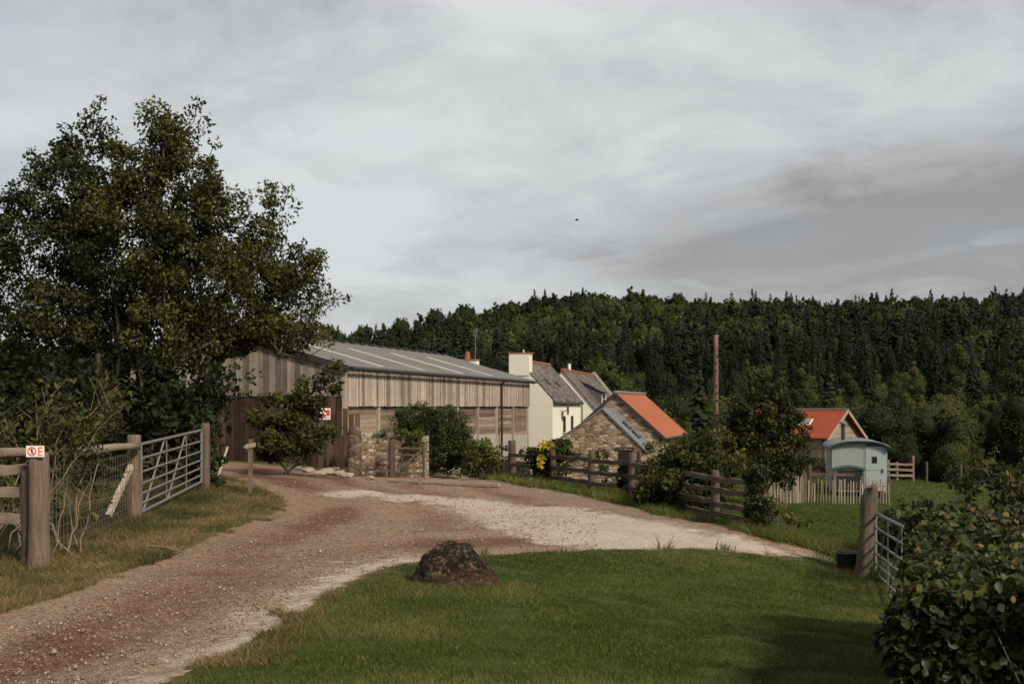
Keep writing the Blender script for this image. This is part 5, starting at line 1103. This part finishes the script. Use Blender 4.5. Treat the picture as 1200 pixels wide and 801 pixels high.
# ------------------------------------------------------------------ grass and gravel
def blades(name, label, x, y, h, w, mat, rng, tint, lean=.5, cat='grass', zoff=0):
    m = len(x); z = terrain(x, y)-.012+zoff; a = rng.random(m)*6.283; dx, dy = np.cos(a)*w/2, np.sin(a)*w/2; l = rng.normal(size=(m, 2))*lean*h[:, None]
    V = np.stack([np.stack([x-dx, y-dy, z], 1), np.stack([x+dx, y+dy, z], 1), np.stack([x+l[:, 0], y+l[:, 1], z+h], 1)], 1).reshape(-1, 3)
    o = mesh_obj(name, V, np.arange(3*m).reshape(-1, 3), M[mat], tint=np.repeat(tint, 3)); return tag(o, label, cat, kind='stuff')
rng = np.random.default_rng(5)
def sample(n, px0, px1, d0, d1, pw=1.0):
    d = d0*(d1/d0)**(rng.random(n)**pw); x = (px0+(px1-px0)*rng.random(n)-600)/F*d; return x, d
x, y = sample(620000, 120, 1110, 5.2, 18)
kk = poly_sdf(x, y, lawn_poly)+(fbm(x*4, y*4, 3, 91)-.5)*.35 > .02; x, y = x[kk], y[kk]
nn_ = fbm(x*1.2, y*1.2, 4, 92); n2_ = fbm(x*.35, y*.35, 3, 95); h = (.01+.026*rng.random(len(x)))*(.3+1.5*nn_)*(1+.03*y)
t = np.clip(.47+.9*(nn_-.5)+.6*(n2_-.5)+.4*(rng.random(len(x))-.5)+(rng.random(len(x)) < .035)*.5, 0, 1)
ed = poly_sdf(x, y, lawn_poly); keep = rng.random(len(x)) < np.clip(.35+ed*2.5, 0, 1); 
blades('lawn_grass', 'short mown green grass blades of the front lawn', x[keep], y[keep], h[keep], .0045+.0006*y[keep], 'grass', rng, t[keep], .6)
x, y = sample(330000, -120, 420, 6.5, 30)
s = poly_sdf(x, y, track_poly)+(fbm(x*3, y*3, 3, 93)-.5)*.8; kk = (s < -.02) & (x < -1.5); x, y, s = x[kk], y[kk], s[kk]; nn_ = fbm(x*1.5, y*1.5, 4, 94)
dep = smooth(.6, 2.6, -s)
h = (.02+.06*rng.random(len(x))**2)*(.6+nn_)*(1+1.6*dep); t = np.clip(.84-1.0*nn_+.4*(rng.random(len(x))-.5)-.25*dep, 0, 1)
blades('verge_grass', 'dry straw coloured rough grass on the bank left of the track', x, y, h, .006+.0005*y, 'drygrass', rng, t, .9)
x, y = sample(260000, 560, 1200, 13.5, 60)
s1 = poly_sdf(x, y, track_poly); s2 = poly_sdf(x, y, lawn_poly); kk = (s1+(fbm(x*2, y*2, 3, 96)-.5)*.5 < 0) & (s2 < 0); x, y, s1 = x[kk], y[kk], s1[kk]; nn_ = fbm(x*.8, y*.8, 4, 97)
rough_ = np.exp(-np.clip(-s1-.2, 0, 9)/1.0); h = (.03+.05*rng.random(len(x)))*(.6+nn_)*(1+2.4*rough_*nn_*1.6); t = np.clip(.15+.6*nn_+.25*rough_+.25*(rng.random(len(x))-.5), 0, 1)
blades('meadow_grass', 'rough green grass of the paddock and lane edge beyond the fence', x, y, h, .006+.0007*y, 'grass', rng, t, .6)
x, y = sample(4000, 100, 560, 8, 16); s = poly_sdf(x, y, track_poly); cl = fbm(x*1.3, y*1.3, 3, 98); kk = (s > 0) & (cl > .66); x, y = x[kk], y[kk]
blades('track_weeds', 'tiny weed tufts growing in the gravel track', x, y, .02+.03*rng.random(len(x)), .012+0*x, 'grass', rng, rng.random(len(x))*.6+.1, .9, 'weeds')
_r = np.random.default_rng(15); wx, wy, wh = [], [], []
for q_, rad_, k_, hh_ in ((pA, .35, 420, .16), (pA+np.array((-1, .2, 0)), .6, 500, .2), (pB, .35, 380, .15), (pB-np.array((1.2, 1.3, 0)), .7, 700, .16), (at(205, 19), .8, 500, .1), (pC, .5, 350, .2), (pR, .3, 420, .16), (at(993, 16.2), .3, 250, .1), (at(1040, 15), .7, 900, .12), (at(293, 22), .25, 200, .12), (G(534, 690), .5, 800, .055), (at(600, 31), .4, 300, .2), (at(740, 24.6), .8, 500, .2), (at(835, 20.6), 1.0, 900, .22), (at(890, 18.7), .6, 700, .22), (at(462, 35.6), 1.2, 500, .12)):
    a_ = _r.random(k_)*6.283; r_ = rad_*_r.random(k_)**.6; wx.append(q_[0]+r_*np.cos(a_)); wy.append(q_[1]+r_*np.sin(a_)*.6); wh.append(hh_*(.3+.8*_r.random(k_)))
wx, wy, wh = map(np.concatenate, (wx, wy, wh))
blades('tall_weeds', 'longer unmown grass tufts around the feet of posts and boulder', wx, wy, wh, .008+0*wx, 'drygrass', _r, np.clip(.25*_r.random(len(wx))+.5*_r.random(len(wx))**2, 0, 1), .5, 'weeds')
# ragged fringe clods and gravel stones
def gravel():
    rng = np.random.default_rng(77); n = 60000; d = 5.6*(28/5.6)**rng.random(n); x = (-60+760*rng.random(n)-600)/F*d; s = poly_sdf(x, d, track_poly)
    p = poly_sdf(x, d, pale_polys[3]); keep = (s > -.25+.3*rng.random(n)) & (rng.random(n) < .45+.5*(p > -.3)); x, d = x[keep], d[keep]; n = len(x)
    r = (.003+.010*rng.random(n)**3)*(1+.04*d)+(rng.random(n) < .003)*.018; z = terrain(x, d)-.03+(fbm(x*2.3, d*2.3, 4, 11)-.5)*.05+(fbm(x*6, d*6, 3, 12)-.5)*.02
    o = np.array([(1, 0, 0), (-1, 0, 0), (0, 1, 0), (0, -1, 0), (0, 0, .8), (0, 0, -.6)], float); Vv = o[None]*r[:, None, None]*(.65+.7*rng.random((n, 6, 1))); a = rng.random(n)*6.28; ca, sa = np.cos(a)[:, None], np.sin(a)[:, None]
    Vv = np.stack([Vv[..., 0]*ca-Vv[..., 1]*sa, Vv[..., 0]*sa+Vv[..., 1]*ca, Vv[..., 2]], -1)+np.stack([x, d, z+r*.25], 1)[:, None]
    f = np.array([(0, 2, 4), (2, 1, 4), (1, 3, 4), (3, 0, 4), (2, 0, 5), (1, 2, 5), (3, 1, 5), (0, 3, 5)]); Fc = (np.arange(n)[:, None, None]*6+f[None]).reshape(-1, 3)
    b = NB('gravel_stones'); b.col(b.ramp(b.attr('tint'), [(0, (.12, .08, .06)), (.5, (.22, .16, .125)), (.9, (.3, .235, .19)), (1, (.42, .35, .29))])); b.rough(.95)
    tag(mesh_obj('gravel', Vv.reshape(-1, 3), Fc, b.m, tint=np.repeat(rng.random(n), 6)), 'loose pinkish gravel chips scattered over the track', 'gravel', kind='stuff')
gravel()
